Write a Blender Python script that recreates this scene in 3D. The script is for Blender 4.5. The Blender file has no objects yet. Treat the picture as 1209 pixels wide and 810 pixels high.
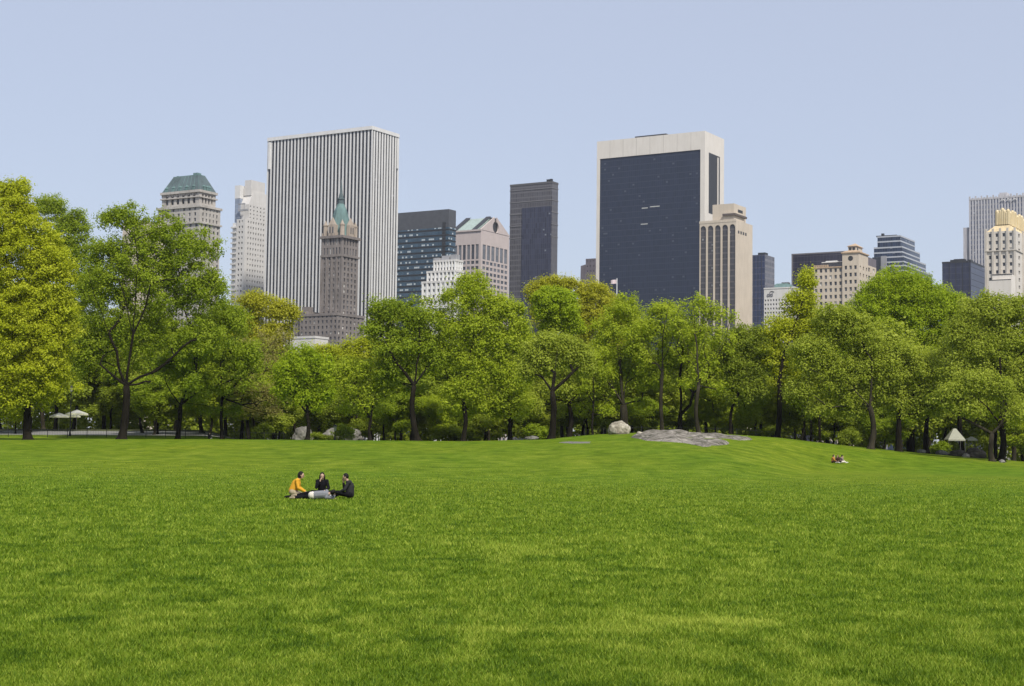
import bpy, bmesh, math, random
import numpy as np
from mathutils import Vector, Matrix, noise as mnoise

# ------------------------------------------------------------------ camera
S = bpy.context.scene
COL = S.collection
F, CX, CY = 1850.0, 604.5, 405.0
CAMZ, HOR, ROLL = 1.8, 530.0, math.radians(0.7)
PITCH = math.atan((HOR - CY) / F)
cd = bpy.data.cameras.new('camera'); cam = bpy.data.objects.new('camera', cd); COL.objects.link(cam)
CM = Matrix.Rotation(math.radians(90) + PITCH, 4, 'X') @ Matrix.Rotation(ROLL, 4, 'Z')
cam.matrix_world = Matrix.Translation((0, 0, CAMZ)) @ CM
cd.sensor_width = 36; cd.lens = F / 1209 * 36; cd.clip_start = .2; cd.clip_end = 9000
S.camera = cam

# ------------------------------------------------------------------ sky, sun, exposure
SUN_EL, SUN_AZ = math.radians(50), math.radians(156)      # azimuth clockwise from +Y (view direction)
w = bpy.data.worlds.new('World'); S.world = w; w.use_nodes = True
nt = w.node_tree; bg = nt.nodes['Background']
sky = nt.nodes.new('ShaderNodeTexSky'); sky.sky_type = 'NISHITA'; sky.sun_disc = False
sky.sun_elevation = SUN_EL; sky.sun_rotation = SUN_AZ
sky.altitude = 0; sky.air_density = 1.0; sky.dust_density = 1.0; sky.ozone_density = 2.5
veil = nt.nodes.new('ShaderNodeMix'); veil.data_type = 'RGBA'; veil.inputs[0].default_value = .62      # thin high cloud over the blue
veil.inputs[7].default_value = (5.2, 5.5, 6.6, 1)
nt.links.new(sky.outputs[0], veil.inputs[6]); nt.links.new(veil.outputs[2], bg.inputs[0]); bg.inputs[1].default_value = .098
sd = bpy.data.lights.new('sun', 'SUN'); sun = bpy.data.objects.new('sun', sd); COL.objects.link(sun)
sd.energy = 3.8; sd.angle = math.radians(5); sd.color = (1, .95, .87)
svec = Vector((math.sin(SUN_AZ) * math.cos(SUN_EL), math.cos(SUN_AZ) * math.cos(SUN_EL), math.sin(SUN_EL)))
sun.rotation_euler = svec.to_track_quat('Z', 'Y').to_euler()
S.view_settings.view_transform = 'Standard'; S.view_settings.look = 'None'
S.view_settings.exposure = 0.38; S.view_settings.gamma = 1; S.view_settings.use_curve_mapping = False
S.render.engine = 'CYCLES'
S.cycles.max_bounces = 10; S.cycles.diffuse_bounces = 6; S.cycles.transmission_bounces = 8
S.cycles.glossy_bounces = 2; S.cycles.volume_bounces = 0
S.cycles.volume_step_rate = 10; S.cycles.volume_max_steps = 32

random.seed(7); RNG = np.random.default_rng(7)

# ------------------------------------------------------------------ helpers
def ray(px, py):
    v = CM.to_3x3() @ Vector(((px - CX) / F, -(py - CY) / F, -1))
    return v / v.y
def at(px, py, D):
    v = ray(px, py) * D
    return Vector((v.x, v.y, v.z + CAMZ))
def sstep(t):
    t = min(1, max(0, t)); return t * t * (3 - 2 * t)
EDGE_D = 215.0
EPX = [-400, -100, 300, 550, 640, 700, 760, 860, 920, 1000, 1100, 1209, 1500]
EPY = [516, 517, 519, 521, 519, 513.5, 511, 513, 517, 526, 536, 545, 556]
EK = [ray(a, b).x for a, b in zip(EPX, EPY)]
EZ = [ray(a, b).z * EDGE_D + CAMZ for a, b in zip(EPX, EPY)]
def ground(x, y):
    if y <= 1: return 0.0
    k = x / y
    ze = float(np.interp(k, EK, EZ)) if y < 700 else float(np.interp(k, EK, EZ)) * max(0, (900 - y) / 200)
    right = sstep((k - .12) / .12)
    y0 = 85 * (1 - right) + 150 * right
    z = ze * sstep((y - y0) / (EDGE_D - y0))
    z += .10 * math.sin(x * .09 + 1) * math.sin(y * .05) * sstep((y - 20) / 40) * (1 - sstep((y - 150) / 50))
    if y > EDGE_D:
        left = 1 - sstep((k + .20) / .05)
        z += left * .05 * min(y - EDGE_D, 32) - (1 - left) * .04 * min(y - EDGE_D, 40)
        z -= sstep((y - 280) / 200) * (z + 6)
    return z
def gpx(px, D):
    k = ray(px, 515).x
    return Vector((k * D, D, ground(k * D, D)))
def ghit(px, py, lo=8, hi=214):
    for _ in range(40):
        m = (lo + hi) / 2; r = ray(px, py)
        if r.z * m + CAMZ > ground(r.x * m, m): lo = m
        else: hi = m
    r = ray(px, py); return Vector((r.x * lo, lo, ground(r.x * lo, lo)))

class MB:
    def __init__(s): s.v = []; s.f = []
    def quad(s, *p):
        n = len(s.v); s.v += [tuple(q) for q in p]; s.f.append(tuple(range(n, n + len(p))))
    def box(s, x0, x1, y0, y1, z0, z1):
        if x0 > x1: x0, x1 = x1, x0
        if y0 > y1: y0, y1 = y1, y0
        n = len(s.v)
        s.v += [(x0,y0,z0),(x1,y0,z0),(x1,y1,z0),(x0,y1,z0),(x0,y0,z1),(x1,y0,z1),(x1,y1,z1),(x0,y1,z1)]
        s.f += [tuple(n + i for i in q) for q in ((0,3,2,1),(4,5,6,7),(0,1,5,4),(1,2,6,5),(2,3,7,6),(3,0,4,7))]
    def hip(s, x0, x1, y0, y1, z0, z1, ix, iy):
        n = len(s.v)
        s.v += [(x0,y0,z0),(x1,y0,z0),(x1,y1,z0),(x0,y1,z0),(x0+ix,y0+iy,z1),(x1-ix,y0+iy,z1),(x1-ix,y1-iy,z1),(x0+ix,y1-iy,z1)]
        s.f += [tuple(n + i for i in q) for q in ((0,3,2,1),(4,5,6,7),(0,1,5,4),(1,2,6,5),(2,3,7,6),(3,0,4,7))]
    def tube(s, pts, rad, seg=8, cap=True):
        pts = [Vector(p) for p in pts]; rings = []
        up = Vector((0, 0, 1))
        for i, p in enumerate(pts):
            t = (pts[min(i + 1, len(pts) - 1)] - pts[max(i - 1, 0)])
            t = t.normalized() if t.length > 1e-9 else up
            a = t.orthogonal().normalized() if i == 0 else (a - t * a.dot(t)).normalized()
            b = t.cross(a); n = len(s.v); rings.append(n)
            for k in range(seg):
                q = 2 * math.pi * k / seg
                s.v.append(tuple(p + (a * math.cos(q) + b * math.sin(q)) * rad[i]))
        for r0, r1 in zip(rings, rings[1:]):
            for k in range(seg):
                s.f.append((r0 + k, r0 + (k + 1) % seg, r1 + (k + 1) % seg, r1 + k))
        if cap:
            s.f.append(tuple(rings[0] + k for k in range(seg))[::-1]); s.f.append(tuple(rings[-1] + k for k in range(seg)))
    def build(s, name, mat, parent=None, smooth=False):
        me = bpy.data.meshes.new(name); me.from_pydata(s.v, [], s.f); me.update()
        if smooth: me.polygons.foreach_set('use_smooth', [True] * len(me.polygons))
        return link(name, me, mat, parent)
def link(name, me, mat, parent=None):
    o = bpy.data.objects.new(name, me)
    if mat: me.materials.append(mat)
    COL.objects.link(o)
    if parent: o.parent = parent
    return o
def tag(o, label=None, cat=None, group=None, kind=None):
    if label: o['label'] = label
    if cat: o['category'] = cat
    if group: o['group'] = group
    if kind: o['kind'] = kind
    return o
def empty(name, loc, rz=0):
    o = bpy.data.objects.new(name, None); COL.objects.link(o); o.location = loc; o.rotation_euler.z = rz
    o.empty_display_size = .5
    return o
def copy_tree(o, parent=None):
    c = o.copy(); COL.objects.link(c)
    if parent: c.parent = parent
    for ch in list(o.children): copy_tree(ch, c)
    return c

# ------------------------------------------------------------------ materials
def newmat(name):
    m = bpy.data.materials.new(name); m.use_nodes = True
    return m, m.node_tree, m.node_tree.nodes['Principled BSDF']
def mathn(nt, op, a, b=None):
    n = nt.nodes.new('ShaderNodeMath'); n.operation = op
    for i, x in enumerate((a, b)):
        if x is None: continue
        if isinstance(x, (int, float)): n.inputs[i].default_value = x
        else: nt.links.new(x, n.inputs[i])
    return n.outputs[0]
def mixc(nt, fac, a, b, mode='MIX'):
    n = nt.nodes.new('ShaderNodeMix'); n.data_type = 'RGBA'; n.blend_type = mode
    for i, x in ((0, fac), (6, a), (7, b)):
        if isinstance(x, (int, float)): n.inputs[i].default_value = x
        elif isinstance(x, tuple): n.inputs[i].default_value = (*x, 1)
        else: nt.links.new(x, n.inputs[i])
    return n.outputs[2]
def noisen(nt, scale, detail=4, vec=None, rough=.55, sx=None):
    n = nt.nodes.new('ShaderNodeTexNoise'); n.inputs['Scale'].default_value = scale
    n.inputs['Detail'].default_value = detail; n.inputs['Roughness'].default_value = rough
    if vec is None:
        tc = nt.nodes.new('ShaderNodeTexCoord'); vec = tc.outputs['Object']
    if sx:
        mp = nt.nodes.new('ShaderNodeMapping'); mp.inputs['Scale'].default_value = sx
        nt.links.new(vec, mp.inputs[0]); vec = mp.outputs[0]
    nt.links.new(vec, n.inputs[0]); return n.outputs[0]
def ramp(nt, fac, stops):
    n = nt.nodes.new('ShaderNodeValToRGB'); e = n.color_ramp.elements
    while len(e) < len(stops): e.new(.5)
    for i, (p, c) in enumerate(stops): e[i].position = p; e[i].color = (*c, 1)
    nt.links.new(fac, n.inputs[0]); return n.outputs[0]
def wallmat(name, c, var=.18, rough=.85, scale=.12, streak=True, dirt=(.5, .48, .44)):
    m, nt, p = newmat(name)
    n1 = noisen(nt, scale, 5); n2 = noisen(nt, scale * 6, 3, sx=(1, 1, .12) if streak else None)
    a = ramp(nt, n1, [(.3, tuple(x * (1 - var) for x in c)), (.7, tuple(min(.85, x * (1 + var * .6)) for x in c))])
    d = ramp(nt, n2, [(.45, (1, 1, 1)), (.75, dirt)])
    nt.links.new(mixc(nt, .55, a, d, 'MULTIPLY'), p.inputs['Base Color']); p.inputs['Roughness'].default_value = rough
    return m
def cellglass(name, base, cw, ch, line=None, lw=0, lh=0, lit=0, litc=(.6, .6, .58), var=.5, rough=.12, tint2=None, spec=.5):
    """curtain-wall glass: panes of slightly different tone, mullion and floor lines, pale bands for blinds and painted-in ceiling lights"""
    m, nt, p = newmat(name)
    tc = nt.nodes.new('ShaderNodeTexCoord'); sx = nt.nodes.new('ShaderNodeSeparateXYZ'); nt.links.new(tc.outputs['Object'], sx.inputs[0])
    u = mathn(nt, 'DIVIDE', mathn(nt, 'ADD', sx.outputs[0], sx.outputs[1]), cw)
    z = mathn(nt, 'DIVIDE', sx.outputs[2], ch)
    cb = nt.nodes.new('ShaderNodeCombineXYZ'); nt.links.new(mathn(nt, 'FLOOR', u), cb.inputs[0]); nt.links.new(mathn(nt, 'FLOOR', z), cb.inputs[1])
    wn = nt.nodes.new('ShaderNodeTexWhiteNoise'); nt.links.new(cb.outputs[0], wn.inputs[0])
    big = noisen(nt, .05, 2)
    b2 = tint2 or tuple(x * (1 + var) for x in base)
    c = mixc(nt, wn.outputs[0], tuple(x * (1 - var * .5) for x in base), b2)
    c = mixc(nt, mathn(nt, 'MULTIPLY', big, .6), c, b2)
    if lit:
        wn2 = nt.nodes.new('ShaderNodeTexWhiteNoise'); wn2.noise_dimensions = '3D'
        ad = nt.nodes.new('ShaderNodeVectorMath'); ad.operation = 'ADD'; ad.inputs[1].default_value = (17.3, 5.1, 3.7)
        nt.links.new(cb.outputs[0], ad.inputs[0]); nt.links.new(ad.outputs[0], wn2.inputs[0])
        row = nt.nodes.new('ShaderNodeTexNoise'); row.inputs['Scale'].default_value = .35
        nt.links.new(cb.outputs[0], row.inputs[0])
        s = mathn(nt, 'GREATER_THAN', mathn(nt, 'ADD', wn2.outputs[0], mathn(nt, 'MULTIPLY', mathn(nt, 'SUBTRACT', row.outputs[0], .5), min(.5, lit * 3))), 1 - lit)
        fz = mathn(nt, 'FRACT', z); s = mathn(nt, 'MULTIPLY', s, mathn(nt, 'MULTIPLY', mathn(nt, 'GREATER_THAN', fz, .5), mathn(nt, 'LESS_THAN', fz, .80)))
        c = mixc(nt, s, c, litc)
    if line:
        l = mathn(nt, 'MAXIMUM', mathn(nt, 'LESS_THAN', mathn(nt, 'FRACT', u), lw), mathn(nt, 'LESS_THAN', mathn(nt, 'FRACT', z), lh))
        c = mixc(nt, l, c, line)
        nt.links.new(mathn(nt, 'ADD', mathn(nt, 'MULTIPLY', l, .5), rough), p.inputs['Roughness'])
    else: p.inputs['Roughness'].default_value = rough
    nt.links.new(c, p.inputs['Base Color']); p.inputs['Specular IOR Level'].default_value = spec
    return m
def plain(name, c, rough=.7, metal=0, var=.15, scale=3):
    m, nt, p = newmat(name)
    n = noisen(nt, scale, 4)
    nt.links.new(ramp(nt, n, [(.3, tuple(x * (1 - var) for x in c)), (.7, tuple(x * (1 + var) for x in c))]), p.inputs['Base Color'])
    p.inputs['Roughness'].default_value = rough; p.inputs['Metallic'].default_value = metal
    return m
def leafmat(name, dark, mid, light, transl=.5):
    m, nt, p = newmat(name)
    at_ = nt.nodes.new('ShaderNodeAttribute'); at_.attribute_name = 'tint'
    c = ramp(nt, at_.outputs['Fac'], [(0, dark), (.5, mid), (1, light)])
    p.inputs['Roughness'].default_value = .6; p.inputs['Specular IOR Level'].default_value = .15
    nt.links.new(c, p.inputs['Base Color'])
    t = nt.nodes.new('ShaderNodeBsdfTranslucent')
    nt.links.new(mixc(nt, 1.0, c, (1.25, 1.25, .7), 'MULTIPLY'), t.inputs[0])
    mx = nt.nodes.new('ShaderNodeMixShader'); mx.inputs[0].default_value = transl
    out = nt.nodes['Material Output']
    nt.links.new(p.outputs[0], mx.inputs[1]); nt.links.new(t.outputs[0], mx.inputs[2]); nt.links.new(mx.outputs[0], out.inputs[0])
    return m
def barkmat(name, c):
    m, nt, p = newmat(name)
    n = noisen(nt, 2.2, 6, sx=(1, 1, .25)); n2 = noisen(nt, .35, 3)
    a = ramp(nt, n, [(.3, tuple(x * .55 for x in c)), (.65, tuple(x * 1.5 for x in c))])
    nt.links.new(mixc(nt, .6, a, ramp(nt, n2, [(.35, (.6, .62, .5)), (.65, (1.1, 1.05, 1))]), 'MULTIPLY'), p.inputs['Base Color'])
    p.inputs['Roughness'].default_value = .95; p.inputs['Specular IOR Level'].default_value = .06; return m

LEAF = {
 'yellow': leafmat('leaf_yellow_green', (.26,.29,.012), (.40,.44,.018), (.54,.56,.06)),
 'vivid':  leafmat('leaf_vivid_green', (.185,.26,.009), (.30,.39,.014), (.44,.52,.035)),
 'mid':    leafmat('leaf_mid_green', (.145,.205,.011), (.25,.325,.018), (.37,.44,.04)),
 'olive':  leafmat('leaf_olive', (.20,.245,.022), (.31,.365,.036), (.44,.49,.075)),
 'lime':   leafmat('leaf_lime', (.215,.28,.014), (.34,.41,.024), (.47,.53,.05)),
 'brown':  leafmat('leaf_brownish', (.22,.19,.07), (.32,.29,.09), (.40,.38,.12)),
 'dark':   leafmat('leaf_dark_olive', (.14,.185,.016), (.23,.285,.025), (.33,.39,.042)),
 'gold':   leafmat('leaf_gold_green', (.28,.28,.02), (.41,.41,.03), (.52,.51,.06)),
}
BARK = barkmat('bark_dark', (.013, .011, .008)); BARKG = barkmat('bark_grey', (.032, .028, .020))

# ------------------------------------------------------------------ ground
def build_ground():
    ys = [-60, -20, 0, 4] + list(np.arange(8, 60, 2.5)) + list(np.arange(60, 217, 1.0)) + list(np.arange(217, 260, 3)) + list(np.arange(260, 480, 15)) + [520, 600, 700, 760, 820, 900, 1100, 1500, 2200, 3500, 6000]
    ks = list(np.linspace(-.6, .6, 241))
    verts = []; faces = []
    for y in ys:
        for k in ks:
            yy = max(y, 30)
            x = k * yy * (3 if y > 1000 else 1)
            if y < 40: x = k * 60
            verts.append((x, y, ground(x, y)))
    n = len(ks)
    for i in range(len(ys) - 1):
        for j in range(n - 1):
            a = i * n + j; faces.append((a, a + 1, a + n + 1, a + n))
    m, nt, p = newmat('meadow_grass')
    geo = nt.nodes.new('ShaderNodeNewGeometry'); pos = geo.outputs['Position']
    big = noisen(nt, .05, 4, pos, sx=(1, .45, 1)); med = noisen(nt, .55, 5, pos, .65, sx=(1, .6, 1)); fine = noisen(nt, 7, 6, pos, .75)
    c = ramp(nt, med, [(.30, (.058, .100, .006)), (.5, (.115, .170, .012)), (.70, (.185, .232, .026))])
    c2 = ramp(nt, big, [(.3, (.75, .9, .8)), (.7, (1.15, 1.05, 1))])
    c = mixc(nt, 1.0, c, c2, 'MULTIPLY')
    c = mixc(nt, .8, c, ramp(nt, fine, [(.34, (.5, .54, .48)), (.66, (1.35, 1.32, 1.2))]), 'MULTIPLY')
    sx_ = nt.nodes.new('ShaderNodeSeparateXYZ'); nt.links.new(pos, sx_.inputs[0])
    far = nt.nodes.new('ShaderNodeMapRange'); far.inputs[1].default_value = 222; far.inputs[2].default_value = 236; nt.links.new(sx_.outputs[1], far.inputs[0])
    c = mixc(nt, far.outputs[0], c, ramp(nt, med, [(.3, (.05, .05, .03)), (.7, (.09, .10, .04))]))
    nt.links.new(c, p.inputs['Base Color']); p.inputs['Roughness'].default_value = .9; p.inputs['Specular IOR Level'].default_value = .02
    me = bpy.data.meshes.new('ground'); me.from_pydata(verts, [], faces); me.polygons.foreach_set('use_smooth', [True] * len(faces))
    o = link('ground', me, m); tag(o, kind='structure')
build_ground()

def quads_mesh(name, P, mat, tint, parent=None, tri=False):
    """P: (N,k,3) corner points"""
    N, k = P.shape[0], P.shape[1]
    me = bpy.data.meshes.new(name)
    me.vertices.add(N * k); me.vertices.foreach_set('co', P.reshape(-1).astype(np.float32))
    me.loops.add(N * k); me.loops.foreach_set('vertex_index', np.arange(N * k, dtype=np.int32))
    me.polygons.add(N); me.polygons.foreach_set('loop_start', np.arange(0, N * k, k, dtype=np.int32))
    try: me.polygons.foreach_set('loop_total', np.full(N, k, dtype=np.int32))
    except Exception: pass
    me.update(calc_edges=True)
    a = me.attributes.new('tint', 'FLOAT', 'FACE'); a.data.foreach_set('value', tint.astype(np.float32))
    return link(name, me, mat, parent)

def fbm(x, y, s, seed=0):
    v = 0
    for i, (fx, fy) in enumerate(((1, .7), (-.6, 1.3), (1.9, -1.1), (.5, 2.7), (3.1, 1.4))):
        v = v + np.sin(x * s * fx + y * s * fy + seed * 1.7 + i * 2.1) * np.cos(y * s * fx * .8 - x * s * fy * .6 + i * 1.3) / (1 + i * .45)
    return v / 2.2

def ground_np(x, y):
    k = x / y; ze = np.interp(k, EK, EZ); ss = lambda t: np.clip(t, 0, 1) ** 2 * (3 - 2 * np.clip(t, 0, 1))
    right = ss((k - .12) / .12); y0 = 85 * (1 - right) + 150 * right
    return ze * ss((y - y0) / (EDGE_D - y0)) + .10 * np.sin(x * .09 + 1) * np.sin(y * .05) * ss((y - 20) / 40) * (1 - ss((y - 150) / 50))
def vnoise(x, y, seed):
    xi = np.floor(x).astype(np.int64); yi = np.floor(y).astype(np.int64); fx = x - xi; fy = y - yi; fx = fx*fx*(3-2*fx); fy = fy*fy*(3-2*fy)
    def h(a, b):
        n = (a * 374761393 + b * 668265263 + seed * 1442695041) & 0xffffffff; n = ((n ^ (n >> 13)) * 1274126177) & 0xffffffff
        return ((n ^ (n >> 16)) & 0xffff) / 65535.0
    return (h(xi,yi)*(1-fx)+h(xi+1,yi)*fx)*(1-fy)+(h(xi,yi+1)*(1-fx)+h(xi+1,yi+1)*fx)*fy
def vfbm(x, y, seed, o=4):
    v = 0; a = .5; t = 0
    for i in range(o): v = v + a * vnoise(x * 2**i, y * 2**i, seed + i); t += a; a *= .6
    return v / t * 2 - 1
def build_grass():
    N = 950000
    # blades thin out and widen with distance
    v = RNG.random(N) ** .85
    D = 1 / (1 / 7.5 * (1 - v) + 1 / 214 * v)
    D = D[(D < 85) | (RNG.random(N) < (130 - D) / 45)]; N = len(D)
    k = (RNG.random(N) - .5) * .78
    x = k * D; y = D
    pn = vfbm(x * .8, y * .55, 2); pl = vfbm(x * .16, y * .07, 11); ps = vfbm(x * 3.1, y * 2.1, 21, 2); dry = np.clip(vfbm(x * .45, y * .4, 33, 4) * 3 - 1.3, 0, 1)
    h = (.028 + .026 * RNG.random(N)) * (1 + .5 * pn) * (1 + np.minimum(D, 60) / 80)
    wd = .0028 * (1 + np.minimum(D, 50) / 9)
    ang = RNG.random(N) * math.tau; lean = RNG.normal(0, .5, (N, 2)) * h[:, None]
    base = np.stack([x, y, ground_np(x, y) - .004], 1)
    dx = np.stack([np.cos(ang) * wd, np.sin(ang) * wd, np.zeros(N)], 1)
    tip = base + np.stack([lean[:, 0], lean[:, 1], h], 1)
    P = np.stack([base - dx, base + dx, tip], 1)
    dp = ghit(827, 736); spot = np.exp(-((x - dp.x) / .9) ** 2 - ((y - dp.y) / .55) ** 2) + .6 * np.exp(-((x - dp.x + 1.9) / 1.2) ** 2 - ((y - dp.y + .9) / .3) ** 2)
    tuft = np.clip(-vfbm(x * 1.7, y * 1.5, 51, 3) * 2.6 - .9, 0, 1)
    t = np.clip(.47 + .15 * pn + .10 * pl + .36 * ps + .18 * dry + .5 * spot * (.6 + vnoise(x * 5, y * 5, 3)) - .38 * tuft + RNG.normal(0, .22, N), 0, 1)
    m = leafmat('grass_blades', (.048, .100, .006), (.145, .228, .012), (.36, .42, .06), .3)
    o = quads_mesh('grass', P, m, t); tag(o, kind='stuff')
build_grass()

# ------------------------------------------------------------------ trees
def leaves(centers, rc, n_per, size, mat, parent, name='crown', flat=.75, seed=0, droop=0.):
    r = np.random.default_rng(seed); C = np.repeat(centers, n_per, 0); N = len(C); R = np.repeat(rc, n_per)
    d = r.normal(size=(N, 3)); d /= np.linalg.norm(d, axis=1)[:, None]
    u = r.random(N) ** .5
    off = d * (R * u)[:, None]; off[:, 2] = off[:, 2] * flat + .12 * R
    if droop: off[:, 2] -= droop * (off[:, 0] ** 2 + off[:, 1] ** 2) / R
    off += r.normal(size=(N, 3)) * .19 * R[:, None]
    nrm = d * .9 + r.normal(size=(N, 3)) * .34 + np.array([0, -.1, .6]); nrm /= np.linalg.norm(nrm, axis=1)[:, None]
    t = np.cross(nrm, r.normal(size=(N, 3))); t /= np.linalg.norm(t, axis=1)[:, None]
    b = np.cross(nrm, t)
    s = size * (.65 + .7 * r.random(N))
    p = C + off; t = t * (s * .62)[:, None]; b = b * (s * .40)[:, None]
    P = np.stack([p - t, p + b - t * .15, p + t, p - b - t * .15], 1)
    tint = np.clip(np.repeat(r.normal(.5, .17, len(centers)), n_per) + r.normal(0, .10, N), 0, 1)
    return quads_mesh(name, P, mat, tint, parent)

def crown_clumps(lobes, r, rcm, dens, bottom=.75):
    """lobes: (centre, (rx,ry,rz)); clump centres fill the outer part of every lobe with an uneven rim"""
    out = []
    for li, (c, R) in enumerate(lobes):
        area = 4 * math.pi * ((R[0] * R[2] + R[0] * R[1] + R[1] * R[2]) / 3)
        n = max(8, int(2.3 * dens * area / (math.pi * rcm * rcm)))
        ph = r.random(6) * 6.28
        for _ in range(n):
            d = r.normal(size=3); d /= np.linalg.norm(d)
            if d[2] < -.25 and r.random() < bottom * .6: d[2] = -d[2]
            bump = 1 + .10 * math.sin(3.1 * d[0] + ph[0] + 2 * d[2]) + .09 * math.sin(5.3 * d[2] + ph[1]) * math.cos(4.1 * d[1] + ph[2]) + .07 * math.sin(8 * d[0] + ph[3] + 5 * d[2])
            q = (r.random() ** .42) * bump * (1 - rcm / max(rcm * 2, min(R)) * .55)
            p = np.array(c) + d * np.array(R) * q
            inside = any(lj != li and np.sum(((p - np.array(c2)) / np.array(R2)) ** 2) < .35 for lj, (c2, R2) in enumerate(lobes))
            if inside and r.random() < .75: continue
            out.append(p)
    return np.array(out)

def grow(base, fork, targets, limbs, rtrunk, r, tipr=.03):
    """skeleton by nearest attachment; returns trunk tubes and limb tubes"""
    nodes = []; par = []
    def add(p, pa): nodes.append(np.array(p, float)); par.append(pa); return len(nodes) - 1
    def run(a, b, pa, wob=.12, step=1.3, arch=0.):
        a = np.array(a, float); b = np.array(b, float); L = np.linalg.norm(b - a); n = max(1, int(L / step)); last = pa
        w0 = r.normal(size=3) * wob * L * .35
        for i in range(1, n + 1):
            t = i / n; p = a * (1 - t) + b * t + w0 * math.sin(math.pi * t) + r.normal(size=3) * wob * .25 * (1 if i < n else 0)
            p[2] += arch * L * math.sin(math.pi * t)
            last = add(p, last)
        return last
    i0 = add(base, -1); i1 = run(base, fork, i0, .13, 1.1); ntr = len(nodes)
    for lb in limbs:
        last = i1 if lb[0] is None else None
        pts = lb[1:] if lb[0] is None else lb
        if last is None:
            q = np.array(pts[0]); last = int(np.argmin([np.linalg.norm(n - q) for n in nodes])); pts = pts[1:]
        for p in pts: last = run(nodes[last], p, last, .06)
    plen = [0.] * len(nodes)
    for i in range(1, len(nodes)): plen[i] = plen[par[i]] + np.linalg.norm(nodes[i] - nodes[par[i]])
    order = np.argsort(np.linalg.norm(targets - np.array(fork), axis=1)) if len(targets) else []
    for ti in order:
        t = targets[ti]; A = np.array(nodes[ntr - 1:]); dv = t - A; dist = np.linalg.norm(dv, axis=1)
        cost = dist + .28 * np.array(plen[ntr - 1:]) + np.maximum(0, A[:, 2] - t[2] + .5) * .9
        j = int(np.argmin(cost)) + ntr - 1
        s = len(nodes)
        run(nodes[j], t, j, .10, 1.3, .05 if t[2] < nodes[j][2] + 2 else -.04)
        for i in range(s, len(nodes)): plen.append(plen[par[i]] + np.linalg.norm(nodes[i] - nodes[par[i]]))
    n = len(nodes); tips = np.zeros(n); kids = [[] for _ in range(n)]
    for i in range(1, n): kids[par[i]].append(i)
    for i in range(n - 1, -1, -1):
        if not kids[i]: tips[i] += 1
        if par[i] >= 0: tips[par[i]] += tips[i]
    rt = rtrunk * .72; ex = math.log(rt / tipr) / math.log(max(2, tips[ntr - 1]))
    rad = tipr * tips ** ex
    H = max(1e-3, nodes[ntr - 1][2] - nodes[0][2])
    for i in range(ntr):
        h = (nodes[i][2] - nodes[0][2]) / H
        rad[i] = rtrunk * (1 - .26 * h) * (1 + .07 * math.sin(i * 2.3 + rtrunk * 40))
    tm = MB(); pts = [nodes[0] - np.array([0, 0, .4])] + [nodes[0] + (nodes[1] - nodes[0]) * f for f in (0, .15, .4)] + nodes[1:ntr]
    rr = [rtrunk * 1.7, rtrunk * 1.55, rtrunk * 1.2, rtrunk * 1.05] + list(rad[1:ntr])
    tm.tube(pts, rr, 12)
    lm = MB(); done = set()
    for i in range(ntr, n):
        if i in done: continue
        p = par[i]; chain = [p, i]; rs = [min(rad[p], rad[i] * 1.25), rad[i]]; done.add(i); c = i
        while kids[c]:
            nx = max(kids[c], key=lambda q: tips[q])
            if nx in done: break
            done.add(nx); chain.append(nx); rs.append(rad[nx]); c = nx
        lm.tube([nodes[q] for q in chain], rs, 7 if rs[0] > .12 else 5, False)
    return tm, lm

def tree(label, px, D, lobes, tw, fork, leaf, group='trees along the edge of the meadow', dens=1.0, rc=1.0, leafn=80, size=.225, seed=1, bark=None, limbs=(), ntar=110, flat=.75, cat='tree', name='broadleaf_tree', droop=0., basepy=None, forkdx=0, depth=.85, push=0, low=0):
    r = np.random.default_rng(seed)
    b = gpx(px, D) if basepy is None else ghit(px, basepy)
    if basepy is not None: D = b.y
    mp = D / F
    root = empty(name, b); tag(root, label, cat, group)
    B = np.array(b)
    L = []
    for lb in lobes:
        p = at(lb[0], lb[1], D + push + (lb[4] if len(lb) > 4 else 0)); L.append((np.array(p) - B, (lb[2] * mp * 1.13, min(lb[2], lb[3] * 1.1) * mp * depth, lb[3] * mp * 1.10)))
    cl = crown_clumps(L, r, rc, dens)
    if low:
        yb = max(q[1] + q[3] * .6 for q in lobes); xs_ = [q[0] for q in lobes]; LL = []
        for k in range(low):
            p = at(min(xs_) + (max(xs_) - min(xs_)) * (k + .5) / low, min(486, yb + r.uniform(2, 20)), D + 3 + r.uniform(-2, 3)); LL.append((np.array(p) - B, (r.uniform(14, 22) * mp, 14 * mp, r.uniform(8, 13) * mp)))
        cl = np.concatenate([cl, crown_clumps(LL, r, rc, dens * .55)])
    fk = np.array(at(px + forkdx if fork[0] is None else fork[0], fork[1], D)) - B
    lm = [[None if q is None else np.array(at(q[0], q[1], D + (q[2] if len(q) > 2 else 0))) - B for q in l] for l in limbs]
    tg = cl[r.choice(len(cl), min(ntar, len(cl)), False)]
    t, l = grow((0, 0, 0), fk, tg, lm, tw * mp / 2 * .84, r)
    bk = bark or BARK
    t.build('trunk', bk, root, True); l.build('limbs', bk, root, True)
    rcs = rc * (.7 + .6 * r.random(len(cl)))
    leaves(cl, rcs, int(leafn * 1.5) if size == .225 and leafn != 80 else leafn, size, LEAF[leaf], root, seed=seed, flat=flat, droop=droop)
    return root

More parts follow.
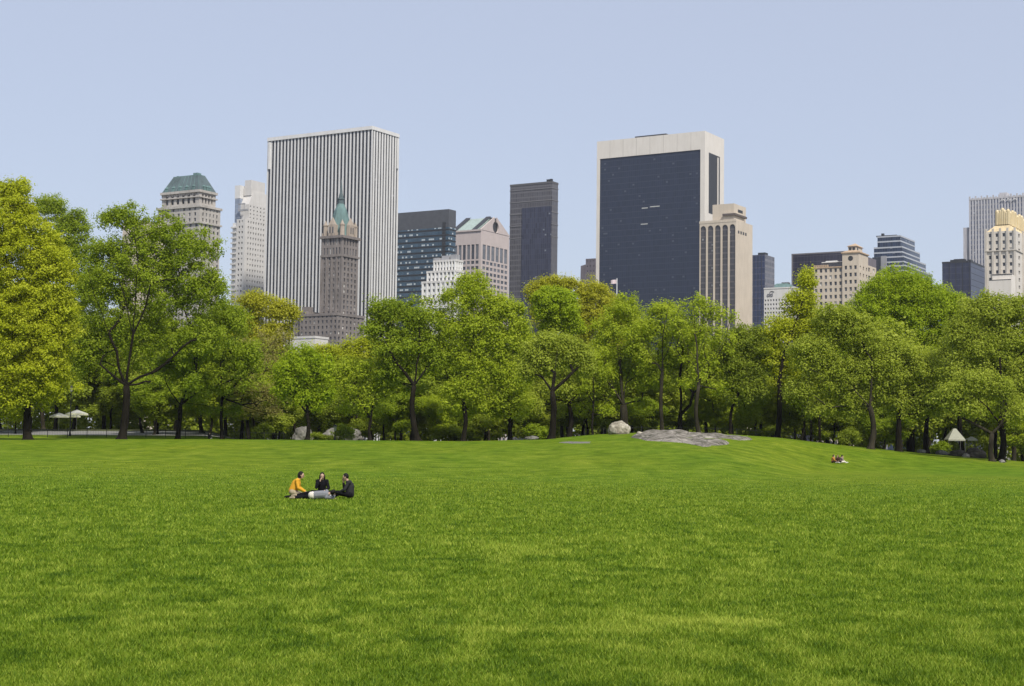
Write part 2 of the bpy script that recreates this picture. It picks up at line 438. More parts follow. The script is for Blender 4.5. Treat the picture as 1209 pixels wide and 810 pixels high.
TREES = [
 # label, px, D, lobes, trunk width px, fork, leaf, kwargs
 ('huge yellow-green tree with drooping sprays filling the left end of the photo', 33, 190, [(5,290,54,78),(-35,330,60,100),(54,322,34,56),(20,400,66,75),(62,385,34,70),(40,450,48,42),(-10,460,50,40),(18,232,22,26)], 12, (33,470), 'yellow', dict(dens=1.1, rc=.95, leafn=60, seed=11, flat=.5, droop=.25, ntar=90)),
 ('mid green tree rising between the yellow-green tree and the wide dark-limbed tree', 51, 264, [(60,248,24,20),(88,268,20,24),(75,300,38,46),(100,350,30,55),(95,420,30,40)], 6, (52,440), 'mid', dict(dens=.9, low=3, seed=12, bark=BARKG)),
 ('tall spreading tree with dark forked limbs, second from the left end', 144, 200, [(152,266,32,26),(128,262,15,16),(195,285,36,34),(228,305,38,36),(160,325,50,45),(205,360,58,50),(120,350,38,55),(250,345,25,35),(150,400,60,40),(225,410,46,34),(105,420,30,32),(128,300,28,25)], 12, (149,455), 'mid', dict(dens=.62, rc=1.0, leafn=58, push=4.5, low=3, seed=13, ntar=190, limbs=[
   [None,(142,440),(138,415),(125,385),(112,350),(104,318)], [None,(152,430),(157,395),(160,360),(163,310),(158,270)], [None,(160,420),(172,398),(190,375),(200,365)], [(157,395),(150,360),(140,330),(128,300)], [(163,400),(172,362),(178,335),(186,300)], [None,(165,445),(185,438),(215,410),(235,395)], [None,(175,452),(200,458)], [None,(135,445),(118,430),(100,425)]])),
 ('shaded green tree with forked trunk, just right of the tall spreading tree', 210, 212, [(235,415,40,35),(265,385,35,35),(215,440,36,24),(285,430,32,32),(240,460,36,18)], 7, (213,478), 'mid', dict(dens=.85, low=3, seed=14, limbs=[[None,(220,462),(232,440)],[None,(203,465),(195,450)]])),
 ('gold-green tree whose crown peeps out below the beige towers', 285, 245, [(300,362,30,20),(328,372,26,20),(345,372,13,10),(285,385,25,22),(318,400,28,22)], 5, (288,455), 'gold', dict(dens=.95, seed=15)),
 ('thin brownish tree in bud with long bare limbs reaching right', 262, 216, [(305,430,32,36),(325,410,26,24),(285,455,26,30),(320,470,26,26)], 5, (262,470), 'brown', dict(dens=.45, push=2.5, low=3, seed=16, leafn=38, size=.2, ntar=160, limbs=[[None,(290,442),(312,415),(325,402)],[None,(285,462),(320,463)],[None,(285,478),(312,487)]])),
 ('rounded fresh green tree in front of the grey slabbed rock', 363, 208, [(355,433,32,28),(374,440,28,28),(340,458,24,22),(378,470,20,18),(358,470,32,18)], 6, (363,488), 'vivid', dict(dens=.85, seed=17, limbs=[[None,(352,475),(340,462)],[None,(364,460)],[None,(376,474),(385,460)]])),
 ('light yellowish tree with thin trunks left of the dark-trunked maple', 437, 212, [(428,440,28,24),(415,462,22,22),(450,458,24,22),(432,472,32,16),(405,440,15,16)], 5, (438,495), 'lime', dict(dens=.6, low=4, seed=18, leafn=45, limbs=[[None,(428,478),(420,455),(410,440)],[None,(442,470),(450,450)]])),
 ('small bright yellow-green crown below the brown stone tower', 420, 250, [(430,410,28,14),(402,418,24,14),(454,422,24,18),(425,432,40,20),(378,420,26,14)], 5, (425,470), 'yellow', dict(dens=1.0, seed=19)),
 ('dark-trunked green maple in front of the striped tower', 493, 208, [(462,375,34,26),(492,385,34,34),(445,392,22,22),(478,415,42,32),(505,420,26,30),(465,440,28,18)], 9, (489,455), 'mid', dict(dens=.95, push=2, low=2, seed=20, limbs=[[None,(478,440),(468,428),(455,405)],[None,(492,430),(495,390)],[None,(500,440),(512,425)]])),
 ('tall domed green tree in front of the pale pedimented tower', 547, 210, [(552,352,32,30),(545,395,34,34),(572,385,20,34),(530,420,24,30),(562,440,28,30),(545,465,28,22)], 7, (546,470), 'lime', dict(dens=.95, low=3, seed=21, limbs=[[None,(543,430),(540,390)],[None,(552,430),(560,380)],[None,(530,450),(518,420)]])),
 ('slender olive-green tree just left of the umbrella-shaped tree', 602, 211, [(596,372,26,28),(590,410,30,30),(612,400,22,34),(598,450,36,26),(580,478,24,18),(612,478,20,20)], 6, (602,480), 'lime', dict(dens=.95, low=3, seed=22)),
 ('wide gold-olive crown behind the vivid round tree', 712, 250, [(640,345,24,18),(665,338,28,14),(700,355,28,24),(722,380,28,30),(690,385,32,30),(735,410,24,28),(640,370,18,25)], 8, (712,440), 'gold', dict(dens=1.0, low=3, seed=23)),
 ('ball-shaped vivid green tree standing above its neighbours at the centre', 672, 236, [(658,364,31,25),(656,352,24,14),(664,385,26,16)], 6, (670,430), 'vivid', dict(dens=1.7, rc=.8, leafn=75, seed=24)),
 ('umbrella-shaped olive tree on the meadow side of the mound', 651, 200, [(656,408,40,18),(632,418,20,16),(684,422,20,18),(655,428,44,15),(690,440,14,14),(625,440,16,14)], 10, (652,462), 'olive', dict(dens=1.05, push=2, seed=25, rc=.9, limbs=[[None,(640,445),(628,430)],[None,(655,440),(658,415)],[None,(668,448),(684,430)]])),
 ('dark tree with forked twin limbs behind the umbrella-shaped tree', 672, 222, [(680,440,28,20),(660,462,30,18),(700,460,18,20),(625,480,20,22)], 8, (672,476), 'olive', dict(dens=.6, low=3, seed=26, limbs=[[None,(664,455),(660,435)],[None,(684,462),(688,440)]])),
 ('small bare-limbed tree left of the round boulder', 700, 218, [(702,425,20,20),(715,450,18,24),(690,460,16,18)], 3.5, (700,488), 'lime', dict(dens=.35, leafn=35, push=2, low=3, seed=27, limbs=[[None,(690,478),(682,468)],[None,(700,440)],[None,(712,478),(722,465)]])),
 ('thick-trunked yellow-green tree directly behind the round boulder', 738, 222, [(736,372,26,26),(720,400,24,30),(752,400,24,34),(738,440,32,26),(765,450,18,22),(715,455,18,24)], 13, (736,478), 'lime', dict(dens=.75, push=2.5, low=3, seed=28, bark=BARKG, limbs=[[None,(733,440),(728,405)],[None,(742,440),(756,410),(770,395)],[None,(725,460),(715,430)]])),
 ('dark-stemmed tree with open gold-green crown behind the flat rock, left stem', 782, 217, [(782,372,26,20),(762,392,28,24),(795,405,26,28),(775,430,30,20),(752,420,18,24)], 6, (782,440), 'lime', dict(dens=.62, leafn=48, push=3, low=3, seed=29, bark=BARKG, limbs=[[None,(782,400),(786,375),(792,352)],[None,(770,420),(757,400)],[(783,420),(795,395),(810,375)]])),
 ('fork-trunked tree with dark curved limbs behind the flat rock', 803, 220, [(815,400,28,26),(800,430,28,22),(838,425,20,24)], 8, (803,490), 'olive', dict(dens=.45, push=3, low=3, seed=30, leafn=45, limbs=[[None,(790,462),(775,440),(762,415)],[None,(802,450),(806,410)],[None,(815,478),(822,450)]])),
 ('tall open tree with many dark upright branches before the beige arched tower', 825, 212, [(822,362,24,18),(845,376,24,20),(822,400,32,26),(854,405,20,26),(800,382,20,26),(830,430,34,18)], 6.5, (825,455), 'lime', dict(dens=.5, leafn=45, size=.24, push=3, low=3, seed=31, ntar=150, bark=BARKG, limbs=[[None,(823,410),(820,375),(817,345)],[(824,440),(845,418),(858,395),(864,370)],[(824,420),(835,390),(840,360)],[(824,430),(808,405),(802,380)]])),
 ('shaded olive tree with slanting trunk right of the flat rock', 862, 218, [(882,402,32,22),(866,428,32,26),(900,420,24,30),(880,460,32,22)], 4.5, (872,465), 'dark', dict(dens=.8, low=3, seed=32, limbs=[[None,(876,440),(880,415)],[None,(862,440),(850,420)],[None,(890,445)]])),
 ('pointed gold-green tree in front of the wide dark building', 918, 216, [(952,335,13,22),(945,362,24,24),(925,395,28,26),(962,392,28,28),(915,425,22,22),(945,430,32,28)], 8, (920,450), 'yellow', dict(dens=1.0, push=1.5, low=4, seed=33, forkdx=4, limbs=[[None,(925,420),(938,385),(948,355)]])),
 ('broad olive tree with grey trunk right of the pointed tree', 1028, 204, [(985,385,34,28),(1010,400,36,34),(960,425,34,34),(990,450,44,30),(1030,440,36,30),(945,465,24,20),(1010,475,30,20)], 9, (1027,480), 'olive', dict(dens=1.0, push=2, low=4, seed=34, bark=BARKG, limbs=[[None,(1010,462),(995,448)],[None,(1030,440),(1028,410)]])),
 ('great domed vivid green tree below the stepped glass tower', 1075, 250, [(1065,346,40,32),(1034,362,34,30),(1098,360,36,28),(1124,374,28,26),(1070,388,55,34),(1018,384,24,26)], 12, (1075,440), 'vivid', dict(dens=1.25, rc=1.15, leafn=75, seed=35)),
 ('olive tree with stout dark trunk between the grey trunk and the white canopy', 1061, 206, [(1062,425,36,24),(1085,445,34,30),(1045,455,28,24),(1100,475,24,20),(1070,480,30,16)], 9, (1061,490), 'olive', dict(dens=1.0, low=4, seed=36)),
 ('large brownish olive tree over the right end of the meadow', 1182, 200, [(1160,372,34,28),(1195,375,34,30),(1215,400,30,50),(1140,400,28,30),(1175,420,50,36),(1130,440,24,26),(1200,460,34,32)], 10, (1181,500), 'olive', dict(dens=1.05, push=2.5, low=4, seed=37, limbs=[[None,(1165,480),(1145,465),(1125,458)],[None,(1182,450),(1180,410)]])),
 ('lower pale olive tree with mottled trunk beside the dark boulders', 1171, 196, [(1150,455,30,22),(1120,468,24,18),(1180,465,26,20),(1145,485,30,14),(1200,490,20,20)], 8, (1171,512), 'olive', dict(dens=.8, seed=38, bark=BARKG, limbs=[[None,(1150,500),(1125,488)]])),
 ('dark-trunked tree just left of the white canopy', 1094, 214, [(1100,440,26,26),(1120,420,22,24),(1095,470,26,18)], 8, (1094,500), 'olive', dict(dens=.9, low=3, seed=39)),
 ('bright lime tree top behind the olive tree at the right end', 1140, 250, [(1128,362,20,16),(1145,375,24,20),(1135,400,26,26)], 7, (1140,440), 'vivid', dict(dens=1.0, seed=40)),
]
for L_, px, D, lobes, tw, fk, leaf, kw in TREES:
    tree(L_, px, D, lobes, tw, fk, leaf, **kw)

# background trees: a few kinds, copied
BG = []
def proto_tree(kind, leaf, seed, bark):
    r = np.random.default_rng(seed); root = empty('background_tree', (0, 0, 0))
    lob = []
    for _ in range(6):
        lob.append((np.array([r.normal(0, 2.3), r.normal(0, 2), 8 + r.random() * 8]), (3.2 + r.random() * 1.5, 3 + r.random(), 2.6 + r.random() * 1.5)))
    for _ in range(3): lob.append((np.array([r.normal(0, 2.8), r.normal(0, 1.5), 4.5 + r.random() * 2]), (2.6, 2.4, 1.8)))
    cl = crown_clumps(lob, r, 1.1, .75)
    t, l = grow((0, 0, 0), (r.normal(0, .4), 0, 5.5), cl[r.choice(len(cl), 60, False)], [], .26, r)
    t.build('trunk', bark, root, True); l.build('limbs', bark, root, True)
    leaves(cl, 1.1 * (.7 + .6 * r.random(len(cl))), 45, .34, LEAF[leaf], root, seed=seed)
    return root
kinds = [('mid','mid green'), ('olive','olive green'), ('lime','light green'), ('dark','dark green'), ('olive','loose olive')]
protos = [proto_tree(i, k[0], 60 + i, BARK if i % 2 else BARKG) for i, k in enumerate(kinds)]
def skyline(px):
    return float(np.interp(px, [-60, 60, 100, 270, 300, 345, 420, 440, 600, 640, 720, 735, 800, 820, 870, 900, 960, 1250], [330, 330, 370, 380, 400, 412, 412, 410, 400, 390, 390, 405, 425, 410, 400, 405, 385, 380]))
spots = []
for i in range(46):
    px = -50 + i * 28.5 + random.uniform(-9, 9); D = random.choice((236, 248, 262, 276)) + random.uniform(-4, 4)
    if 55 < px < 150 or 1100 < px < 1195: D = 276
    spots.append((px, D))
used = set()
REFL = [(a[1], a[0]) for a in TREES]
SIDE = {}
for i, (px, D) in enumerate(spots):
    k = i % 5
    if k not in used: o = protos[k]; used.add(k)
    else: o = copy_tree(protos[k])
    g = gpx(px, D); ytop = skyline(px) + random.uniform(0, 22)
    ztop = at(px, ytop, D).z; s = max(.5, (ztop - g.z) / 17.0)
    o.location = g; o.rotation_euler.z = random.uniform(0, 6.28); o.scale = (min(1.35, s * 1.3), min(1.35, s * 1.3), s)
    near = sorted(TREES, key=lambda a: abs(a[1] - px))[0]
    ref = near[0].split(',')[0]
    tag(o, '', 'tree', 'shaded trees in the second rank behind the meadow edge')
    key = (ref, kinds[k][1]); SIDE[key] = SIDE.get(key, 0) + 1
    dist = 'far' if D > 255 else 'nearer'
    sidew = 'left' if px < near[1] else 'right'
    words = f'{dist} {kinds[k][1]} tree in shade, behind and {sidew} of the {ref}'.split()
    o['label'] = ' '.join(words[:16])

for i, (px, D, w_) in enumerate([(18,229,'behind the thick trunk at the left end'),(130,262,'left of the tall spreading tree trunk'),(182,228,'right of the tall spreading tree trunk'),(247,230,'right of the shaded forked trunk'),(300,228,'under the thin brownish tree'),(330,232,'left of the grey slabbed rock'),(418,238,'behind the light yellowish tree'),(468,229,'left of the dark-trunked maple'),(520,228,'right of the dark-trunked maple'),(578,229,'between the tall domed tree and the slender olive-green tree'),(632,231,'left of the umbrella-shaped tree trunk'),(692,233,'beside the small bare-limbed tree'),(757,236,'right of the tree behind the round boulder'),(845,231,'left of the slanting trunk'),(892,229,'right of the slanting trunk'),(938,230,'right of the pointed tree trunk'),(990,229,'left of the mottled grey trunk'),(1043,226,'right of the mottled grey trunk'),(1208,218,'right of the last dark trunk')]):
    k = (i * 2 + 1) % 5; o = copy_tree(protos[k]); o.name = 'understorey_tree'; o.location = gpx(px, D); q = .40 + .18 * random.random(); o.scale = (q * 1.5, q * 1.3, q); o.rotation_euler.z = random.uniform(0, 6.28)
    tag(o, f'small {kinds[k][1]} understorey tree {w_}', 'tree', 'small understorey trees')

# wood far behind, one mass
def wood():
    r = np.random.default_rng(5); c = []
    for _ in range(7000):
        px = r.uniform(-120, 1330); D = r.uniform(285, 330)
        top = skyline(px) + 22; py = r.uniform(top, 522 + max(0, px - 930) * .095)
        p = at(px, py + 8 * math.sin(px * .07) + 5 * math.sin(px * .19), D); c.append(np.array(p))
    c = np.array(c)
    o = leaves(c, np.full(len(c), 1.7), 45, .6, LEAF['dark'], None, 'far_wood', seed=9); tag(o, kind='stuff')
wood()

# shrubs
def proto_shrub(seed, leaf):
    r = np.random.default_rng(seed); root = empty('shrub', (0, 0, 0))
    lob = [(np.array([r.normal(0, .9), r.normal(0, .6), .8 + r.random() * .8]), (1.3, 1.1, 1.0)) for _ in range(4)]
    cl = crown_clumps(lob, r, .45, .8)
    t, l = grow((0, 0, 0), (0, 0, .3), cl[r.choice(len(cl), 20, False)], [], .07, r, .01)
    t.v += [] ; n = len(t.v); t.v += l.v; t.f += [tuple(i + n for i in f) for f in l.f]
    t.build('stems', BARK, root, True)
    leaves(cl, .45 * (.7 + .6 * r.random(len(cl))), 32, .17, LEAF[leaf], root, name='foliage', seed=seed)
    return root
sh = [proto_shrub(80, 'dark'), proto_shrub(81, 'mid'), proto_shrub(82, 'dark')]
SHR = [(312,224,1.5,'between the brownish tree and the grey rock'),
 (400,222,1.2,'in front of the pale rock, right of the post lamp'),
 (381,224,.9,'between the two pale rocks'),
 (533,226,2.0,'dense and tall left of the tall domed tree'),
 (622,222,1.8,'left of the umbrella-shaped tree'),
 (905,222,1.3,'left of the pointed tree trunk'),
 (1003,219,1.2,'left of the mottled grey trunk'),
 (1118,226,1.5,'behind the white canopy'),
 (1225,214,1.8,'at the right end of the meadow edge')]
us = set()
for i, (px, D, s, w_) in enumerate(SHR):
    k = i % 3
    o = sh[k] if k not in us else copy_tree(sh[k]); us.add(k)
    o.location = gpx(px, D); s *= .75; o.scale = (s * 1.3, s, s * (.8 + .5 * random.random())); o.rotation_euler.z = random.uniform(0, 6)
    tag(o, f'{("dark green","mid green","dark green")[k]} leafy shrub {w_}', 'shrub', 'shrubs under the trees')

# thin dark understorey stems at the right
for i, (px, D, tw, lean, w_) in enumerate([(945,224,3.5,3,'first'),(957,228,3,-3,'second'),(968,222,4,2,'third'),(984,230,3,4,'fourth'),(572,232,3,-2,'lone'),(455,232,3,2,'slim'),(186,230,3,3,'thin'),(168,234,4,-2,'darker')]):
    lab = {'first':'first of four thin dark-stemmed trees right of the pointed tree','second':'second of four thin dark-stemmed trees right of the pointed tree','third':'third and thickest of four thin dark-stemmed trees by the pointed tree','fourth':'fourth thin dark-stemmed tree, nearest the broad grey-trunked olive tree','lone':'thin dark stem right of the tall domed green tree','slim':'slim dark stem left of the dark-trunked maple','thin':'thin stem between the spreading tree and the forked tree','darker':'dark stem just right of the tall spreading tree trunk'}[w_]
    tree(lab, px, D, [(px+lean*3,455,16,16),(px-4,470,14,12)], tw, (px+lean,478), 'olive', group='thin trees under the canopy', dens=.7, seed=90+i, ntar=40, leafn=40, name='young_tree')

# ------------------------------------------------------------------ buildings
TH = math.radians(30.8); ct, st = math.cos(TH), math.sin(TH); GZ = -6.0
G_DARK = [cellglass('window_glass_dark', (.035,.04,.05), 3, 3.3, rough=.15), cellglass('window_glass_grey', (.10,.105,.115), 3, 3.3, rough=.25), cellglass('window_blind', (.42,.41,.38), 3, 3.3, rough=.6)]
class Bld:
    def __init__(s, label, D, pc, pl, pr, pt, name='office_tower', cat='building', group='towers beyond the park'):
        s.pt = pt; r = ray(pc, pt); s.C = Vector((r.x * D, D, GZ)); s.H = r.z * D + CAMZ - GZ
        s.root = empty(name, s.C, -TH); tag(s.root, label, cat, group)
        s.W = -s.x(pl); s.L = s.y(pr); s.wall = MB(); s.panes = []
    def x(s, px, py=None):      # local x (<=0) of a picture column on the front face
        k = ray(px, py or s.pt).x; t = (s.C.x - k * s.C.y) / (ct + k * st); return -t
    def y(s, px, py=None):
        k = ray(px, py or s.pt).x; return (k * s.C.y - s.C.x) / (st - k * ct)
    def z(s, py, px=None, face='F'):
        if px is None: Y = s.C.y; r = ray(s.C.x / s.C.y * F + CX + 0, py)
        else:
            Y = s.C.y + (-s.x(px) * st if face == 'F' else s.y(px) * ct); r = ray(px, py)
        return r.z * Y + CAMZ - GZ
    def grid(s, face, off, a0, a1, z0, z1, cols, rows, wf=.5, hf=.55, dep=.5, m=0.):
        """wall face with real openings; a = coordinate along the face, off = its plane"""
        T = (lambda a, d, z: (a, off + d, z)) if face == 'F' else (lambda a, d, z: (off - d, a, z))
        W_ = s.wall; a0m, a1m = a0 + m, a1 - m
        if m > 0:
            W_.quad(T(a0,0,z0), T(a0m,0,z0), T(a0m,0,z1), T(a0,0,z1)); W_.quad(T(a1m,0,z0), T(a1,0,z0), T(a1,0,z1), T(a1m,0,z1))
        cw = (a1m - a0m) / cols; ch = (z1 - z0) / rows
        for i in range(cols):
            x0 = a0m + i * cw; xa = x0 + cw * (1 - wf) / 2; xb = x0 + cw * (1 + wf) / 2; x1 = x0 + cw
            W_.quad(T(x0,0,z0), T(xa,0,z0), T(xa,0,z1), T(x0,0,z1)); W_.quad(T(xb,0,z0), T(x1,0,z0), T(x1,0,z1), T(xb,0,z1))
            for j in range(rows):
                y0 = z0 + j * ch; ya = y0 + ch * (1 - hf) / 2; yb = y0 + ch * (1 + hf) / 2; y1 = y0 + ch
                W_.quad(T(xa,0,y0), T(xb,0,y0), T(xb,0,ya), T(xa,0,ya)); W_.quad(T(xa,0,yb), T(xb,0,yb), T(xb,0,y1), T(xa,0,y1))
                W_.quad(T(xa,0,ya), T(xb,0,ya), T(xb,dep,ya), T(xa,dep,ya)); W_.quad(T(xa,dep,yb), T(xb,dep,yb), T(xb,0,yb), T(xa,0,yb))
                W_.quad(T(xa,0,ya), T(xa,dep,ya), T(xa,dep,yb), T(xa,0,yb)); W_.quad(T(xb,dep,ya), T(xb,0,ya), T(xb,0,yb), T(xb,dep,yb))
                s.panes.append(((T(xa,dep,ya), T(xb,dep,ya), T(xb,dep,yb), T(xa,dep,yb)), (ya + yb) / 2))
    def face(s, face, off, a0, a1, z0, z1):
        T = (lambda a, z: (a, off, z)) if face == 'F' else (lambda a, z: (off, a, z))
        s.wall.quad(T(a0, z0), T(a1, z0), T(a1, z1), T(a0, z1))
    def shell(s, x0, x1, y0, y1, z0, z1, fr=None, rt=None):
        """a tier: front and right faces with windows (lists of grid args) or plain, rest closed"""
        if fr: s.grid('F', y0, x0, x1, z0, z1, **fr)
        else: s.face('F', y0, x0, x1, z0, z1)
        if rt: s.grid('R', x1, y0, y1, z0, z1, **rt)
        else: s.face('R', x1, y0, y1, z0, z1)
        s.face('F', y1, x0, x1, z0, z1); s.face('R', x0, y0, y1, z0, z1)
        s.wall.quad((x0,y0,z1), (x1,y0,z1), (x1,y1,z1), (x0,y1,z1))
    def finish(s, mat, blind=.12, grey=.3, seed=0, glass=None):
        r = random.Random(seed)
        if s.wall.f: s.wall.build('wall', mat, s.root)
        ps = sorted(s.panes, key=lambda q: -q[1]); keep = ps[:95]; rest = ps[95:]
        for q, _ in keep:
            m = MB(); m.quad(*q); u = r.random(); m.build('window', glass or G_DARK[2 if u < blind else 1 if u < blind + grey else 0], s.root)
        if rest:
            me = MB()
            for q, _ in rest: me.quad(*q)
            o = me.build('windows', None, s.root); o['kind'] = 'stuff'
            for g in ([glass] if glass else G_DARK): o.data.materials.append(g)
            if not glass:
                o.data.polygons.foreach_set('material_index', [(2 if (u := r.random()) < blind else 1 if u < blind + grey else 0) for _ in rest])
    def part(s, name, mat, *boxes):
        if name in ('cornice', 'rooftop_block', 'roof_plant', 'lit_ceiling_strip', 'cooling_tower', 'belvedere_opening', 'setback_terrace', 'terrace_rail', 'roof_crest', 'penthouse', 'white_awning', 'louvre_panel', 'pier') and len(boxes) > 1:
            return [s.part(name, mat, q) for q in boxes][0]
        m = MB()
        for b in boxes: m.box(*b)
        return m.build(name, mat, s.root)

W_white = wallmat('white_marble', (.62,.61,.59), .06, dirt=(.8,.8,.78)); W_trav = wallmat('travertine', (.62,.58,.52), .05, dirt=(.85,.83,.8))
W_cream = wallmat('cream_stone', (.50,.46,.40), .12); W_beige = wallmat('beige_stone', (.52,.45,.36), .08, dirt=(.8,.78,.74)); W_lime = wallmat('grey_limestone', (.42,.39,.35), .18)
W_brown = wallmat('brown_stone', (.20,.175,.16), .22); W_pink = wallmat('pink_granite', (.47,.405,.38), .06, dirt=(.85,.82,.8)); W_grey = wallmat('grey_panel', (.30,.30,.31), .1)
W_pale = wallmat('pale_brick', (.55,.53,.50), .07, dirt=(.82,.8,.78)); COPPER = wallmat('green_copper', (.12,.20,.19), .3); SLATE = wallmat('verdigris_slate', (.085,.12,.125), .3); ROOFD = plain('roof_gravel', (.12,.12,.12))
DARKM = plain('dark_metal', (.04,.042,.045), .5, .3); GOLD = wallmat('gilded_stone', (.56,.46,.27), .15, .5, dirt=(.8,.72,.5)); TAN = wallmat('tan_terracotta', (.45,.33,.22), .1)

# B1 hotel tower with copper mansard
b = Bld('pale stone hotel tower with green copper mansard roof, leftmost of the towers', 950, 236, 187, 260.5, 242, 'hotel_tower')
z1 = b.z(242); zu0 = z1; zu1 = b.z(223.5)
b.shell(-b.W, 0, 0, b.L, 0, b.z(262), dict(cols=7, rows=42, wf=.42, hf=.55), dict(cols=5, rows=42, wf=.42, hf=.55))
b.shell(-b.W, 0, 0, b.L, b.z(262), z1, dict(cols=7, rows=3, wf=.36, hf=.6, m=1.5), dict(cols=5, rows=3, wf=.36, hf=.6, m=1.5))
b.shell(-b.W+1.6, -2.0, 1.4, b.L-2.4, z1, zu1, dict(cols=6, rows=1, wf=.5, hf=.62, m=2, dep=1.0), dict(cols=4, rows=1, wf=.5, hf=.62, m=2, dep=1.0))
cor = []
for zz, x0, x1, y0, y1, t in ((z1, -b.W, 0, 0, b.L, 1.1), (b.z(262), -b.W, 0, 0, b.L, .7), (zu1, -b.W+1.6, -2.0, 1.4, b.L-2.4, 1.2), (b.z(231), -b.W+1.6, -2.0, 1.4, b.L-2.4, .4)):
    cor.append((x0-.9, x1+.9, y0-.9, y1+.9, zz-t, zz+.3))
b.part('cornice', W_lime, *cor)
den = []
for i in range(14): x = -b.W+1.2 + i*(b.W-6)/13; den.append((x, x+.9, 1.4, 2.2, zu1-2.6, zu1-1.2))
b.part('bracket', W_lime, *den)
m = MB(); m.hip(-b.W+1.4, -1.8, 1.2, b.L-2.2, zu1+.3, b.z(204.0), 5.2, 4.4); m.build('mansard_roof', SLATE, b.root)
b.part('roof_crest', COPPER, (-b.W+6.4, -7.0, 5.8, b.L-6.8, b.z(204.2), b.z(203)), (-12.5, -9, 7, 10.5, b.z(204), b.z(200.2)), (-b.W+8, -b.W+9.5, 7, 9, b.z(204), b.z(202)))
for i in range(5):
    x = -b.W+5 + i*(b.W-12)/4; d = MB(); d.box(x-.9, x+.9, 1.0, 4, zu1+.3, zu1+2.9); d.hip(x-1.1, x+1.1, .8, 4, zu1+2.6, zu1+3.7, 1.0, .6); d.build('dormer', COPPER, b.root)
for i in range(3):
    y = 6 + i*(b.L-14)/2; d = MB(); d.box(-5, -1.6, y-.9, y+.9, zu1+.3, zu1+2.9); d.hip(-5, -1.4, y-1.1, y+1.1, zu1+2.6, zu1+3.7, .6, 1.0); d.build('dormer', COPPER, b.root)
for i in range(9):
    x = -b.W+7 + i*(b.W-18)/8; d = MB(); d.tube([(-b.W+1.9 + i*(b.W-4.2)/8, 1.2, zu1+.4), (-b.W+6.8 + i*(b.W-14)/8, 5.6, b.z(204))], [.2, .2], 4); d.build('roof_rib', COPPER, b.root)
b.finish(W_lime, .05, .2, 1)

# B2 pale tower
b = Bld('off-white apartment tower with stepped top and glass corner, left of the striped tower', 1150, 290, 274.5, 322, 232, 'apartment_tower')
zt = b.z(232)
G5 = cellglass('pale_curtain_glass', (.16,.19,.25), 1.4, 3.4, (.3,.33,.38), .2, .1)
b.shell(-8, 0, 0, b.L, 0, b.z(258), dict(cols=2, rows=44, wf=.45, hf=.42, m=1.2), dict(cols=9, rows=44, wf=.4, hf=.42, m=2.5))
b.shell(-8, 0, 4, b.L, b.z(258), b.z(240), None, dict(cols=7, rows=4, wf=.3, hf=.4))
zt2 = b.z(224)
m = MB(); m.hip(-8, 0, 4, b.L, b.z(240), zt2, 0.5, 5); m.build('sloped_roof', W_pale, b.root)
b.part('rooftop_block', W_pale, (-7, -1, 7, b.L-8, zt2-4, b.z(210.5)), (-7.5, -.6, 6.6, 9, zt2-3, b.z(219)))
b.part('glass_corner', G5, (-b.W, -8.003, 3, b.L*.8, b.z(262), b.z(232.5)))
b.part('blank_upper_wall', W_white, (-b.W-.2, -7.9, 2.8, b.L*.8, b.z(232.5), b.z(217)))
b.part('slab_wall', W_white, (-b.W, -8.003, 1, b.L*.8, 0, b.z(262)))
for i in range(36):
    z = b.z(262) - 4 - i*3.9
    if z > 20: b.part('balcony_slab', W_pale, (-b.W-.6, -8.2, -.4, 1.1, z, z+1.1))
b.part('balcony', W_grey, (-6, 3, -1.2, .2, b.z(249), b.z(247)), (-5.5, -5.2, -1.1, -.8, b.z(247), b.z(241)), (-.5, -.2, -1.1, -.8, b.z(247), b.z(241)), (-6, 0, -1.2, .2, b.z(241), b.z(240)))
b.finish(W_pale, .05, .3, 2)

# B3 striped tower
b = Bld('huge white tower with narrow black vertical window stripes', 1030, 439.4, 317, 471, 148.6, 'striped_tower')
GMg = cellglass('black_stripe_glass', (.022,.024,.030), 2.2, 3.9, (.05,.05,.055), .0, .12, .008, (.25,.25,.26), rough=.2, spec=.3)
W, L, H = b.W, b.L, b.H
b.part('window_wall', GMg, (-W+.4, -.4, .4, L-.4, 0, H-2.3))
b.part('parapet', W_white, (-W-.4, .4, -.5, L+.4, H-2.4, H))
b.part('roof_plant', W_grey, (-W*.52, -W*.35, 8, 20, H, H+2.2), (-W*.42, -W*.32, 6, 12, H, H+1.4))
n = 30; pw = W / n
for i in range(n + 1):
    x = -W + i * pw; b.part('pier', W_white, (x-pw*.21, x+pw*.21 if i < n else x+.5, .15, .5, 0, H-2.4))
n = 10; pl = L / n
for i in range(1, n + 1):
    y = i * pl; b.part('pier', W_white, (-.5, -.05, y-pl*.25, y+pl*.25, 0, H-2.4))
b.part('louvre_panel', W_white, (.3, .7, L-pl*.75, L-pl*.25, H-24, H-3.2), (-W+pw*.25, -W+pw*.8, -.6, .4, H-22, H-3.2))
b.finish(W_white)

